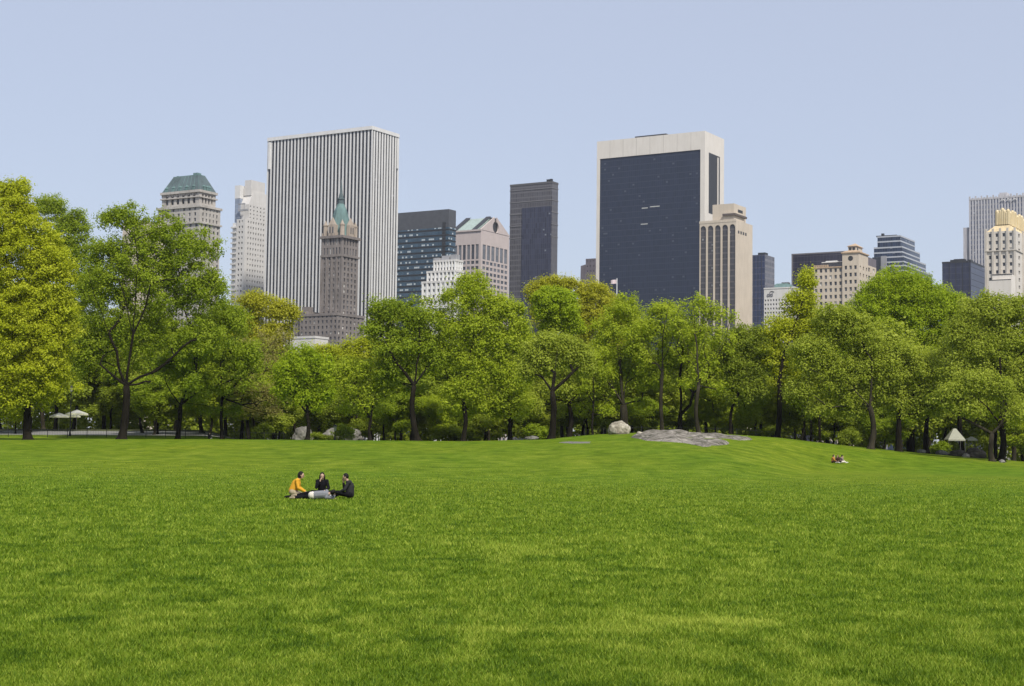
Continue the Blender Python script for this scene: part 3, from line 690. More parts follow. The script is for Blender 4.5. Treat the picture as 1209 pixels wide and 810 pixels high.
# B4 brown stone spire tower
b = Bld('brown stone hotel tower with green copper spire in front of the striped tower', 960, 404.5, 380, 423.5, 279, 'spire_tower')
W, L = b.W, b.L; zs = b.z(279); zb = b.z(301)
b.shell(-W, 0, 0, L, b.z(372), zb, dict(cols=4, rows=11, wf=.26, hf=.6, m=1), dict(cols=4, rows=11, wf=.42, hf=.62, m=1))
b.shell(-W, 0, 0, L, zb, zs, dict(cols=6, rows=2, wf=.45, hf=.7, m=1), dict(cols=5, rows=2, wf=.45, hf=.7, m=1))
b.shell(-W-12, 1, -5, L+6, 0, b.z(372)+1, dict(cols=9, rows=26, wf=.4, hf=.55), dict(cols=7, rows=26, wf=.4, hf=.55))
b.shell(-W-18, -W-9, -3, L, 0, b.z(366), dict(cols=3, rows=27, wf=.4, hf=.5), None)
b.part('cornice', W_brown, (-W-.6, .6, -.6, L+.6, zb-.8, zb+.5), (-W-1.1, 1.1, -1.1, L+1.1, zs-.8, zs+.8), (-W-12.4, 1.4, -5.4, L+6.4, b.z(373), b.z(370)))
for i in range(5):
    x = -W + i*W/4; b.part('pier', W_brown, (x-.45, x+.45, -.5, .2, b.z(371), zb-1))
b.part('water_tank', W_brown, (-W-16, -W-11, 2, 7, b.z(366), b.z(360)))
zz = zs + .8; cx, cy = -W/2, L/2
m = MB(); r0 = W*.43
pf = [(r0*1.05, zz), (r0*1.0, zz+5), (r0*.80, zz+11), (r0*.56, zz+17), (r0*.30, zz+21)]
m.tube([(cx, cy, z) for r, z in pf], [r for r, z in pf], 8); m.build('copper_roof', COPPER, b.root)
m = MB(); zl = zz+21
m.tube([(cx,cy,zl),(cx,cy,zl+2.8)], [2.0,2.0], 8); m.tube([(cx,cy,zl+2.8),(cx,cy,zl+3.6)], [2.4,2.2], 8); m.tube([(cx,cy,zl+3.6),(cx,cy,zl+7),(cx,cy,zl+16)], [1.7,.9,.15], 8)
m.build('spire', SLATE, b.root)
W_tanst = wallmat('pale_brown_stone', (.36,.30,.24), .15)
for x, y in ((-W+1.6, 1.6), (-1.6, 1.6), (-1.6, L-1.6), (-W+1.6, L-1.6)):
    m = MB(); m.tube([(x,y,zz-.8),(x,y,zz+6.5)], [1.5,1.5], 8); m.tube([(x,y,zz+6.5),(x,y,zz+7.2)],[1.8,1.8],8); m.tube([(x,y,zz+7.2),(x,y,zz+10)], [1.3,.1], 8); m.build('turret', W_tanst, b.root)
for (x, y, dx, dy) in ((-W/2, .3, 2.4, 1.2), (-.3, L/2, 1.2, 2.4)):
    m = MB(); m.box(x-dx, x+dx, y-dy, y+dy+ (3 if dy<2 else 0), zz, zz+7); m.hip(x-dx, x+dx, y-dy, y+dy, zz+7, zz+11.5, dx*.9, dy*.9)
    d = m.build('gable_dormer', W_tanst, b.root)
    w2 = MB()
    for k in (-.45, .45):
        if dy < 2: w2.box(x+k*dx-.4, x+k*dx+.4, y-dy-.05, y-dy+.2, zz+1.5, zz+5.5)
        else: w2.box(x+dx-.2, x+dx+.05, y+k*dy-.4, y+k*dy+.4, zz+1.5, zz+5.5)
    w2.build('dormer_window', G_DARK[0], d)
for i in range(7):
    x = -W + 1 + i*(W-2)/6; b.part('finial', W_tanst, (x-.25, x+.25, -.9, -.4, zs+.8, zs+2.6))
b.finish(W_brown, .12, .25, 4)

# B20 white low building left of it
b = Bld('small flat white rooftop block beside the brown stone tower', 880, 372, 345, 385, 397.5, 'low_building', group=None)
b.shell(-b.W, 0, 0, 12, 0, b.H); b.part('parapet', W_pale, (-b.W-.3, .3, -.3, 12.3, b.H-.8, b.H+.4)); b.finish(W_pale)

# B5 dark green-blue slab
b = Bld('dark blue-green glass slab with rows of lit ceiling lights, right of the striped tower', 1150, 530, 462, 538.5, 246.8, 'office_tower')
g = cellglass('blue_green_glass', (.030,.060,.090), 1.6, 4.1, (.06,.085,.11), .08, .3, .24, (.45,.50,.52), rough=.15)  # ceiling lights are pale bands painted into the glass colour
b.part('curtain_wall', g, (-b.W, 0, 0, b.L, 0, b.z(268)))
b.part('granite_crown', plain('dark_granite', (.075,.08,.09), .6, scale=.3), (-b.W, 0, 0, b.L, b.z(268), b.H))
b.part('corner_recess', DARKM, (-5.5, -2.5, -.15, .5, 0, b.z(262)))
for i in range(22):
    z = b.z(268) - 2 - i*4.1; b.part('floor_band', DARKM, (-b.W-.2, .2, -.2, b.L+.2, z, z+.9))
b.finish(W_grey)

# B6 white stepped block
b = Bld('white stepped setback block in front of the dark blue-green slab', 900, 537, 496, 546, 345, 'setback_block')
r = [(352, 496, 546, 0, 8, 3, 22), (331, 496, 546.5, 1.5, 7, 3, 3), (318.5, 500, 545, 3, 7, 3, 2), (305.5, 505.5, 541.5, 5, 7, 3, 2)]
z0 = 0
for i, (py, pl_, pr_, ins, c1, c2, rows) in enumerate(r):
    z1 = b.z(py); x0 = b.x(pl_); y1 = max(8, b.L + 4 - ins)
    b.shell(x0, -ins*.6, ins, y1 + ins, z0, z1, dict(cols=c1, rows=rows, wf=.42, hf=.5, m=.5), dict(cols=c2, rows=rows, wf=.4, hf=.5, m=.5))
    b.part('parapet', W_pale, (x0-.2, -ins*.6+.2, ins-.2, y1+ins+.2, z1-.7, z1+.5))
    for k in range(c1 + 1):
        x = x0 + .5 + (-ins*.6 - x0 - 1) * k / c1; b.part('pilaster', W_white, (x-.28, x+.28, ins-.35, ins+.1, z0, z1))
    z0 = z1
b.part('cooling_tower', W_grey, (-14, -9, 7, 11, z0, z0+3.2), (-8, -4, 7, 11, z0, z0+3.6), (-20, -16, 7, 10, z0, z0+2.2))
b.finish(wallmat('white_brick', (.66,.65,.62), .05, dirt=(.85,.85,.82)), .03, .3, 6)

# B7 pedimented tower
b = Bld('pink granite tower with broken round-notched pediment', 1250, 568, 534, 601.5, 271, 'pediment_tower')
W, L = b.W, b.L; ze = b.z(271); zc = b.z(290)
b.shell(-W, 0, 0, L, 0, b.z(306), dict(cols=6, rows=36, wf=.70, hf=.58, m=1.5, dep=.3), dict(cols=7, rows=36, wf=.72, hf=.58, m=2, dep=.3))
b.shell(-W, 0, 0, L, b.z(306), b.z(287.5), dict(cols=6, rows=1, wf=.70, hf=.95, m=1.5, dep=.5), dict(cols=6, rows=1, wf=.76, hf=.95, m=2, dep=.4))
b.shell(-W, 0, 0, L, b.z(287.5), ze)
zr = ze + L*.33 * .95; rc_ = L*.105
pts = [(0, ze), (L, ze), (L, ze+.5)]; nc = (L/2, zr - rc_*2.0)
pts += [(L/2 + rc_*.38, zr - .38*rc_*.6)]
for k in range(0, 25):
    a = math.radians(68 - k * (316 / 24)); pts.append((nc[0] + rc_*math.cos(a), nc[1] + rc_*math.sin(a)))
pts += [(L/2 - rc_*.38, zr - .38*rc_*.6), (0, ze+.5)]
bm = bmesh.new(); vs = [bm.verts.new((0.25, p[0], p[1])) for p in pts]; f = bm.faces.new(vs)
ex = bmesh.ops.extrude_face_region(bm, geom=[f]); bmesh.ops.translate(bm, vec=(-1.2, 0, 0), verts=[v for v in ex['geom'] if isinstance(v, bmesh.types.BMVert)])
bmesh.ops.triangulate(bm, faces=bm.faces[:]); bmesh.ops.recalc_face_normals(bm, faces=bm.faces[:])
me = bpy.data.meshes.new('pediment'); bm.to_mesh(me); link('pediment', me, W_pink, b.root)
m = MB(); zr2 = zr - 1.0
m.quad((-W, 0, ze), (-3.8, 0, ze), (-3.8, L/2, zr2), (-W, L/2, zr2)); m.quad((-W, L, ze), (-3.8, L, ze), (-3.8, L/2, zr2), (-W, L/2, zr2)); m.quad((-3.8,0,ze),(-3.8,L,ze),(-3.8,L/2,zr2))
m.build('copper_roof', wallmat('pale_copper', (.30,.37,.34), .1), b.root)
b.part('notch_backing', DARKM, (-2.2, -1.4, L/2 - rc_*1.3, L/2 + rc_*1.3, ze, zr2-.6))
m = MB(); m.quad((-W-1, -.5, ze+.3), (-W+4, -.5, ze+.3), (-W+4, L/2, zr+.2), (-W-1, L/2, zr+.2)); m.build('skylight_band', DARKM, b.root)
m = MB(); m.quad((-9, -.4, ze+.3), (-4.2, -.4, ze+.3), (-4.2, L/2, zr+.1), (-9, L/2, zr+.1)); m.build('skylight_band', DARKM, b.root)
b.part('eave', W_pink, (-W-.5, .4, -.8, .2, ze-1, ze+.3))
b.finish(W_pink, .02, .5, 7)

# B8 dark bronze tower
b = Bld('dark bronze-grey tower, darkest lone shaft between the pedimented tower and the big navy slab', 1150, 652, 602.5, 659, 213.8, 'office_tower')
g = cellglass('bronze_grid', (.055,.053,.060), 1.5, 3.9, (.12,.117,.125), .3, .22, .0, rough=.3)
b.part('facade', g, (-b.W, 0, 0, b.L, 0, b.H-1.5)); b.part('parapet', plain('bronze_cap', (.09,.088,.09)), (-b.W-.2, .2, -.2, b.L+.2, b.H-1.5, b.H))
g2 = cellglass('dark_blue_glass', (.040,.045,.070), 1.6, 3.9, (.05,.05,.07), .2, .05, .03, (.2,.22,.26), rough=.12)
b.part('dark_glass_bay', g2, (b.x(617), -.3, -.5, .3, 0, b.z(243)))
b.part('roof_plant', DARKM, (-6, -4, 2, 4, b.H, b.H+2), (-3.4, -1.6, 2, 4, b.H, b.H+2.2))
for i in range(5):
    z = b.z(222) - i*9; b.part('belt_course', plain('bronze_belt', (.15,.145,.15)), (-b.W-.25, .25, -.25, b.L+.25, z, z+.7))
b.finish(W_grey)

# B9 low mauve block
b = Bld('dusky mauve block half hidden at the left edge of the big navy slab', 1280, 703, 682, 716, 305, 'low_building', group=None)
b.shell(-9, 0, 0, 20, 0, b.z(305), dict(cols=3, rows=40, wf=.3, hf=.3), None)
m = MB(); zz=b.z(313)
m.quad((b.x(682),0,0),(-9,0,0),(-9,0,zz+1),(b.x(682)+3,0,zz)); m.quad((b.x(682)+3,0,zz),(-9,0,zz+1),(-9,15,zz+1),(b.x(682)+3,15,zz)); m.quad((b.x(682),0,0),(b.x(682)+3,0,zz),(b.x(682)+3,15,zz),(b.x(682),15,0))
W_mauve = wallmat('mauve_brick', (.14,.125,.14), .1); m.build('lower_wing', W_mauve, b.root); b.finish(W_mauve, 0, .5, 9)

# B10 big navy slab
b = Bld('big tower with one sheet of navy glass framed in white travertine', 1020, 832.3, 705, 855, 154.4, 'glass_slab_tower')
W, L, H = b.W, b.L, b.H
xa, xb = b.x(708.5), b.x(827); zt = b.z(176)
g = cellglass('navy_glass', (.022,.029,.050), 1.55, 4.0, (.034,.042,.062), .06, .07, .05, (.07,.08,.10), var=.2, rough=.22, spec=.3)
b.part('travertine_frame', W_trav, (-W, xa, 0, L, 0, H), (xb, 0, 0, L, 0, H), (xa, xb, 0.003, L, zt, H))
b.part('glass_sheet', g, (xa, xb, .5, 2, 0, zt))
b.part('lit_ceiling_strip', plain('painted_ceiling_light', (.45,.45,.42)), (b.x(758), b.x(765), .38, .52, b.z(240)-.4, b.z(240)+.2), (b.x(768), b.x(779), .38, .52, b.z(239)-.4, b.z(239)+.2), (b.x(757), b.x(765), .38, .52, b.z(260), b.z(260)+.6))  # lit ceilings painted as pale strips; nothing glows
y0, y1 = b.y(837), b.y(850)
b.part('side_glass', DARKM, (-.5, .06, y0, y1, b.z(250), b.z(178))); b.part('side_mullion', W_trav, (0, .4, y0+(y1-y0)*.76, y0+(y1-y0)*.84, b.z(250), b.z(180)))
for k in range(1, 8):
    x = -W + W*k/8; b.part('panel_joint', plain('joint', (.40,.37,.33)), (x-.12, x+.12, -.03, .1, zt+.2, H-.1))
b.part('roof_plant', DARKM, (b.x(745), b.x(782), 6, 14, H, H+2.2)); b.finish(W_trav)

# B11 beige tower with arched bays
b = Bld('beige tower with tall narrow arched glass bays and blank side wall', 900, 869, 826, 888.5, 259.5, 'arched_tower')
W, L, H = b.W, b.L, b.H; nb = 5; bw = W / nb
g = cellglass('bay_glass', (.045,.043,.048), 1.0, 3.4, (.09,.085,.085), .12, .25, .04, (.25,.25,.25), rough=.2)
zarc = H - 2.4
for i in range(nb):
    c = -W + bw*(i+.5); hw = bw*.39
    pts = [(c-hw, 0), (c+hw, 0)] + [(c + hw*math.cos(math.pi*k/12), zarc - hw*1.2 + hw*1.2*math.sin(math.pi*k/12)) for k in range(13)]
    mm = MB(); mm.quad(*[(p[0], .6, p[1]) for p in pts]); mm.build('arched_bay_glass', g, b.root)
    T = b.wall; xl, xr = c-bw/2, c+bw/2; zs_ = zarc - hw*1.2
    T.quad((xl,0,0),(c-hw,0,0),(c-hw,0,zs_),(xl,0,zs_)); T.quad((c+hw,0,0),(xr,0,0),(xr,0,zs_),(c+hw,0,zs_))
    T.quad((c-hw,0,0),(c-hw,.6,0),(c-hw,.6,zs_),(c-hw,0,zs_)); T.quad((c+hw,.6,0),(c+hw,0,0),(c+hw,0,zs_),(c+hw,.6,zs_))
    arc = [(c + hw*math.cos(math.pi*k/12), zs_ + hw*1.2*math.sin(math.pi*k/12)) for k in range(13)]
    for (p, q) in zip(arc, arc[1:]):
        T.quad((p[0],0,p[1]),(p[0],0,H),(q[0],0,H),(q[0],0,q[1])); T.quad((p[0],0,p[1]),(q[0],0,q[1]),(q[0],.6,q[1]),(p[0],.6,p[1]))
    T.quad((xl,0,zs_),(c-hw,0,zs_),(c-hw,0,H),(xl,0,H)); T.quad((c+hw,0,zs_),(xr,0,zs_),(xr,0,H),(c+hw,0,H))
T.quad((0,0,0),(0,L,0),(0,L,H-5),(0,0,H)) if False else b.face('R', 0, 0, L, 0, H)
b.face('F', L, -W, 0, 0, H); b.face('R', -W, 0, L, 0, H); T.quad((-W,0,H),(0,0,H),(0,L,H),(-W,L,H))
zp = b.z(258)
b.part('penthouse', W_beige, (b.x(838), -3, 4, L-3, H, b.z(238.5)), (-9, -2, 2, L-8, H, H+5)); b.part('penthouse_roof', plain('brown_roof', (.10,.08,.07)), (b.x(852), -1, 1, L-6, H+3.0, H+4.2))
b.part('penthouse_window', DARKM, (-3.1, -2.85, 10, 17, H+6, b.z(244)))
for k in range(4): b.part('vent_opening', DARKM, (-.05, .06, 3+k*3.6, 5+k*3.6, H-7.5, H-5.8))
b.part('floor_band', W_beige, (-W-.2, .1, -.15, .02, H-1.0, H+.5)); b.finish(W_beige)

# B12 blue block
b = Bld('narrow blue-black glass block right of the beige arched tower', 1020, 903, 886, 914, 300.5, 'office_block')
b.part('dark_glass_wall', cellglass('ink_blue_glass', (.020,.028,.065), 2, 4, (.06,.065,.10), .1, .15, .02, (.2,.2,.25)), (-b.W, -.02, 0, b.L, 0, b.H))
g = cellglass('grey_block_side', (.10,.105,.125), 2, 3.9, (.17,.17,.19), .1, .4, 0); b.part('side_wall', g, (-.02, .25, .1, b.L, 0, b.H-.1)); b.part('roof_plant', DARKM, (-6, -1, 3, 8, b.H, b.H+1.8))
b.part('mullion', DARKM, *[(-b.W+k*2.6, -b.W+k*2.6+.25, -.15, 0, 0, b.H) for k in range(4)]); b.finish(W_grey)

# B13 white office with lettering
b = Bld('white office block with small dark lettering high on its wall', 940, 938, 902, 960, 339, 'office_block')
b.shell(-b.W, 0, 0, 14, 0, b.z(351), dict(cols=11, rows=40, wf=.5, hf=.45), None); b.shell(-b.W, 0, 0, 14, b.z(351), b.H)
b.part('parapet', W_white, (-b.W-.2, .2, -.2, 14.2, b.H-.5, b.H+.3))
cu = bpy.data.curves.new('citi', 'FONT'); cu.body = 'citi'; cu.size = 3.3; cu.extrude = .1; cu.offset = .04
to = bpy.data.objects.new('lettering', cu); COL.objects.link(to); bpy.context.view_layer.update()
me = bpy.data.meshes.new_from_object(to.evaluated_get(bpy.context.evaluated_depsgraph_get())); bpy.data.objects.remove(to)
me.transform(Matrix.Translation((b.x(905.5), -.2, b.z(348.8))) @ Matrix.Rotation(math.radians(90), 4, 'X')); link('lettering', me, plain('sign_grey', (.16,.16,.18)), b.root)
m = MB(); cxx = b.x(905.5)+3.3; m.tube([(cxx+1.5*math.cos(a), -.2, b.z(348.8)+2.2+.9*math.sin(a)) for a in np.linspace(.35, 2.8, 9)], [.14]*9, 5); m.build('lettering_arc', DARKM, b.root)
b.finish(W_white, .05, .3, 13)
b = Bld('low green-roofed block peeping over the white office block', 1100, 934, 908, 950, 337, 'low_building', group=None)
b.shell(-b.W, 0, 0, 14, 0, b.H-1); m = MB(); m.hip(-b.W-.5, .5, -.5, 14.5, b.H-1, b.z(333.5), 5, 4); m.build('roof', COPPER, b.root); b.part('rooftop_hut', ROOFD, (-9, -4, 5, 9, b.z(333.7), b.z(332))); b.finish(COPPER)

# B14 wide dark building
b = Bld('wide dark flat-topped building behind the tan corner-tower hotel', 1100, 1003, 934.5, 1034, 296, 'office_block')
b.part('glass_wall', cellglass('brown_black_glass', (.022,.022,.038), 2.4, 4, (.06,.055,.07), .06, .08, .01, rough=.25), (-b.W+1.2, -.05, .1, b.L-.1, 0, b.H-1))
b.part('edge_frame', plain('bronze_frame', (.14,.13,.14)), (-b.W, -b.W+1.2, 0, 3, 0, b.H), (-b.W, 0, -.1, .3, b.H-1, b.H)); b.part('side_wall', W_mauve, (-.05, .3, 0, b.L, 0, b.H)); b.finish(W_grey)

# B15 tan hotel with corner tower
b = Bld('tan stone hotel with square corner tower and pyramid roof', 900, 1014, 960, 1036, 316, 'hotel')
W = b.W; xt = b.x(994.5); L = b.L
b.shell(-W, xt, 1, 16, 0, b.z(313.5), dict(cols=6, rows=30, wf=.5, hf=.55), None)
b.shell(xt, 0, 0, b.y(1026), 0, b.z(301), None, None) if False else None
b.shell(xt, 0, 0, b.y(1025), 0, b.z(311), dict(cols=3, rows=28, wf=.5, hf=.52, m=.6), dict(cols=3, rows=28, wf=.4, hf=.5))
b.shell(xt, 0, 0, b.y(1025), b.z(311), b.z(297.5)); yt = b.y(1025)
b.shell(0-6, 0-.8, yt, L, 0, b.z(309), None, dict(cols=2, rows=25, wf=.4, hf=.5))
b.part('cornice', TAN, (xt-.6, .6, -.6, yt+.6, b.z(298.3), b.z(297)), (-W-.3, xt, .6, 16.3, b.z(314.3), b.z(313)))
m = MB(); m.hip(xt-.3, .3, -.3, yt+.3, b.z(297), b.z(294.8), 2, 2); m.build('tower_roof', TAN, b.root)
b2x0, b2x1, b2y0, b2y1 = xt+2.6, -2.6, 2.6, yt-2.6
b.part('belvedere', W_beige, (b2x0, b2x1, b2y0, b2y1, b.z(295.5), b.z(289.5)))
m = MB(); m.hip(b2x0-.7, b2x1+.7, b2y0-.7, b2y1+.7, b.z(289.5), b.z(285), (b2x1-b2x0)/2+.5, (b2y1-b2y0)/2+.5); m.build('pyramid_roof', TAN, b.root)
xm = (b2x0+b2x1)/2; b.part('belvedere_opening', DARKM, (xm-1.8, xm-.3, b2y0-.05, b2y0+.2, b.z(294.3), b.z(290.8)), (xm+.3, xm+1.8, b2y0-.05, b2y0+.2, b.z(294.3), b.z(290.8)), (b2x1-.1, b2x1+.05, b2y0+2, b2y0+4, b.z(294.3), b.z(290.8)))
m = MB(); xm = xt*.5; m.tube([(xm, -.06, b.z(304.5)), (xm, .3, b.z(304.5))], [1.5, 1.5], 14); m.build('round_window', DARKM, b.root)
for k in range(8): b.part('battlement', TAN, (-W+k*1.3*.9, -W+k*1.17+.7, .7, 1.4, b.z(313), b.z(310.5)))
b.part('penthouse_glass', G_DARK[1], (b.x(967), xt-.3, 4, 12, b.z(313.5), b.z(307.5))); b.part('white_awning', W_white, (b.x(968), xt-.5, 3, 9, b.z(307.5), b.z(306.5)), (b.x(972), b.x(985), 4, 8, b.z(306.5), b.z(305.2)))
b.finish(W_beige, .15, .45, 15)

# B16 stepped glass
b = Bld('stepped blue-grey glass tower with white floor bands', 1200, 1063, 1033, 1079, 277.5, 'stepped_glass_tower')
GG = cellglass('smoke_glass', (.030,.042,.07), 2, 3.8, (.08,.09,.12), .08, .0, .02, (.2,.22,.25))
tiers = [(277.5, 291, 1036, 1080, 0), (291, 303, 1033, 1083, -2.5), (303, 314, 1036, 1087, -5), (314, 400, 1033, 1092, -7)]
WB = plain('pale_band', (.42,.44,.47), .4)
for pt_, pb_, pl_, pr_, ins in tiers:
    x0, x1 = b.x(pl_), -ins*.8; y0, y1 = ins, b.y(pr_); z0, z1 = (b.z(pb_) if pb_ < 400 else 0), b.z(pt_)
    b.part('glass_tier', GG, (x0, x1, y0, y1, z0, z1 - .02)); nf = max(2, round((b.z(pt_) - b.z(min(pb_, 345))) / 3.9))
    for k in range(nf): z = z1 - 1.2 - k*3.9; b.part('floor_band', WB, (x0-.15, x1+.15, y0-.15, y1+.15, z, z+1.1))
b.part('roof_plant', DARKM, (-16, -14, 3, 5, b.H, b.H+2.5), (-20, -4, 3, 8, b.H, b.H+.9)); b.part('dark_wing', G_DARK[0], (b.x(1034), b.x(1044), -9, -6.8, 0, b.z(304))); b.part('pale_wing', W_grey, (b.x(1044)+.01, b.x(1050), -9, -6.8, 0, b.z(303))); b.finish(W_grey)

# B17 navy box
b = Bld('low dark navy box building left of the gilded-crown tower', 1000, 1146, 1112.5, 1166, 308.5, 'office_block')
b.part('wall', cellglass('navy_box', (.018,.022,.045), 3.2, 4, (.055,.06,.08), .07, .12, .05, (.12,.13,.17), rough=.3), (-b.W, 0, 0, b.L, 0, b.H)); b.part('parapet', DARKM, (-b.W-.2, .2, -.2, b.L+.2, b.H-.6, b.H+.5))
b.part('roof_plant', DARKM, (-12, -5, 4, 9, b.H+.5, b.H+2.4), (-b.W+4, -b.W+9, 4, 8, b.H+.5, b.H+2), (2-6, 2-4, 8, 14, b.H+.5, b.H+2.2)); b.part('rib', DARKM, *[(-b.W+k*4.3, -b.W+k*4.3+.3, -.2, 0, 0, b.H) for k in range(5)]); b.finish(W_grey)

# B18 grey ribbed skyscraper
b = Bld('tall grey ribbed skyscraper behind the gilded-crown tower', 1200, 1222, 1145, 1250, 228.5, 'ribbed_skyscraper')
W, L = b.W, b.L
gr = cellglass('rib_glass', (.09,.105,.15), 2, 3.9, (.24,.24,.26), .0, .35, .05, (.4,.42,.45))
b.part('window_wall', gr, (-W, 0, 0, L, 0, b.H-2)); b.part('wing_wall', gr, (b.x(1137.5), -W, 2, L*.6, 0, b.z(265)))
W_gr = wallmat('light_grey_stone', (.44,.43,.44), .06)
n = 22
for k in range(n + 1): x = -W + W*k/n; b.part('pier', W_gr, (x-.62, x+.62, -.4, .2, 0, b.H + (1.2 if k % 2 == 0 else 0)))
for k in range(4): x = b.x(1137.5) + k*(-W-b.x(1137.5))/3.3; b.part('pier', W_gr, (x-.7, x+.7, 1.2, 2.1, 0, b.z(265)+1))
b.part('cornice', W_gr, (-W-.3, .3, -.5, L+.3, b.H-2, b.H-.6), (b.x(1137.5), -W, 1.5, L*.6, b.z(265)-1, b.z(265)))
b.part('rooftop_block', W_gr, (b.x(1178), b.x(1187), 5, 14, b.H-1, b.z(223.5)))
for k in range(3):
    xx = b.x(1184) + k*4.6; m = MB(); zc_ = b.z(237); m.tube([(xx+1.7*math.cos(a), -1.2, zc_+2.6*math.sin(a)) for a in np.linspace(.5, math.pi-.5, 9)], [.3]*9, 5); m.build('ring_ornament', W_white, b.root)
b.finish(W_gr)

# B19 gilded crown tower
b = Bld('cream stone tower with gilded sculpted crown at the right edge', 850, 1199, 1163, 1222, 274, 'crowned_tower')
W, L = b.W, b.L; z1 = b.z(272)
b.shell(-W, 0, 0, L, 0, z1, dict(cols=4, rows=32, wf=.36, hf=.48, m=.8), dict(cols=3, rows=32, wf=.25, hf=.5, m=.6))
for k in range(5): x = -W + .4 + (W-.8)*k/4; b.part('pier', W_cream, (x-.55, x+.55, -.7, .2, 0, z1+1.6))
for k in range(1, 4): y = L*k/3; b.part('pier', W_cream, (-.2, .7, y-.5, y+.5, 0, z1+1.6))
b.part('ledge', W_cream, (-W-.4, .5, -.9, L+.4, z1-11, z1-10.4)); b.part('setback_terrace', W_trav, (b.x(1176), b.x(1199), -9, -1, 0, b.z(326)), (b.x(1174), b.x(1200), -13, -9, 0, b.z(333)))
b.part('terrace_rail', DARKM, (b.x(1176)-.1, b.x(1199)+.1, -9.2, -8.9, b.z(326), b.z(325)), (b.x(1174), b.x(1200), -13.1, -12.9, b.z(333), b.z(332.3)))
m = MB(); m.hip(-W+.6, -.6, .6, L-.6, z1, b.z(262.5), 4.4, 4.4); m.build('sloped_crown', wallmat('pale_gilded', (.62,.50,.30), .1), b.root)
x0, x1, y0, y1 = -W+5, -4.6, 5, L-5; m = MB(); nn = 7
for k in range(nn):
    x = x0 + (x1-x0)*(k+.5)/nn; hh = b.z(245 + 2.0*math.sin(k*1.6)); m.tube([(x, y0, b.z(263)), (x, y0, hh-1), (x, y0, hh)], [1.15, 1.15, .6], 8)
    y = y0 + (y1-y0)*(k+.5)/nn; hh = b.z(245 + 2.0*math.cos(k*2.1)); m.tube([(x1, y, b.z(263)), (x1, y, hh-1), (x1, y, hh)], [1.15, 1.15, .6], 8)
m.box(x0, x1, y0, y1, b.z(263), b.z(246)); m.build('gilded_crown', GOLD, b.root)
b.finish(wallmat('cream_deco_stone', (.56,.52,.46), .08, dirt=(.82,.8,.76)), .08, .3, 19)

# B21 pale facade glimpsed through the trees
b = Bld('pale banded apartment facade glimpsed between trunks behind the flat rock', 560, 800, 735, 800, 436, 'apartment_block', group=None)
b.shell(-b.W, 0, 0, 12, 0, b.H, dict(cols=9, rows=12, wf=.6, hf=.5), None); b.part('parapet', W_white, (-b.W-.2, .2, -.2, 12.2, b.H-.5, b.H+.4)); b.finish(W_white, .1, .3, 21)
# B22 beige top glimpsed in the spreading tree
b = Bld('beige building glimpsed through the crown of the tall spreading tree', 700, 172, 145, 185, 262, 'apartment_block', group=None)
b.shell(-b.W, 0, 0, 12, 0, b.H, dict(cols=4, rows=26, wf=.4, hf=.5), None); b.part('parapet', W_beige, (-b.W-.2, .2, -.2, 12.2, b.H-.5, b.H+.4)); b.finish(W_beige, .1, .3, 22)

# ------------------------------------------------------------------ flagpole
g = gpx(727, 295); t = empty('flagpole', g); tag(t, 'white flagpole with small flag rising above the trees before the navy slab', 'flagpole')
h = at(727, 328.5, 295).z - g.z
m = MB(); m.tube([(0,0,-.3),(0,0,h*.5),(0,0,h)], [.16,.13,.07], 8); m.build('pole', plain('white_pole', (.7,.7,.7), .4), t)
m = MB(); N_ = 8
for i in range(N_):
    a, c = i/N_, (i+1)/N_; f_ = lambda u: (-.05-1.1*u, .12*math.sin(u*7), -.12*u)
    p, q = f_(a), f_(c); m.quad((p[0],p[1],h-1.0+p[2]), (q[0],q[1],h-1.0+q[2]), (q[0],q[1],h-.25+q[2]), (p[0],p[1],h-.25+p[2]))
fm, nt_, pp = newmat('flag_cloth'); tc = nt_.nodes.new('ShaderNodeTexCoord'); sx_ = nt_.nodes.new('ShaderNodeSeparateXYZ'); nt_.links.new(tc.outputs['Object'], sx_.inputs[0])
nt_.links.new(mixc(nt_, mathn(nt_, 'GREATER_THAN', mathn(nt_, 'FRACT', mathn(nt_, 'MULTIPLY', sx_.outputs[2], 8)), .5), (.7,.7,.72), (.45,.25,.26)), pp.inputs[0]); m.build('flag', fm, t)

# ------------------------------------------------------------------ rocks
def rockmat(name, c1, c2, c3, cracks=0):
    m, nt, p = newmat(name); n = noisen(nt, .9, 8, rough=.65); n2 = noisen(nt, 5, 6)
    a = ramp(nt, n, [(.3, c1), (.5, c2), (.7, c3)]); nt.links.new(mixc(nt, .7, a, ramp(nt, n2, [(.35, (.6,.6,.6)), (.65, (1.15,1.15,1.12))]), 'MULTIPLY'), p.inputs['Base Color'])
    vo = nt.nodes.new('ShaderNodeTexVoronoi'); vo.feature = 'DISTANCE_TO_EDGE'; vo.inputs['Scale'].default_value = .55
    tc = nt.nodes.new('ShaderNodeTexCoord'); wp = nt.nodes.new('ShaderNodeMapping'); wp.inputs['Scale'].default_value = (1, .45, 1); nt.links.new(tc.outputs['Object'], wp.inputs[0]); nt.links.new(wp.outputs[0], vo.inputs[0])
    src = p.inputs['Base Color'].links[0].from_socket
    c_ = mixc(nt, ramp(nt, vo.outputs[0], [(.0, (cracks,)*3), (.05, (0,0,0))]), src, (.03,.035,.02))
    nt.links.new(c_, p.inputs['Base Color'])
    p.inputs['Roughness'].default_value = .9; p.inputs['Specular IOR Level'].default_value = .08; return m
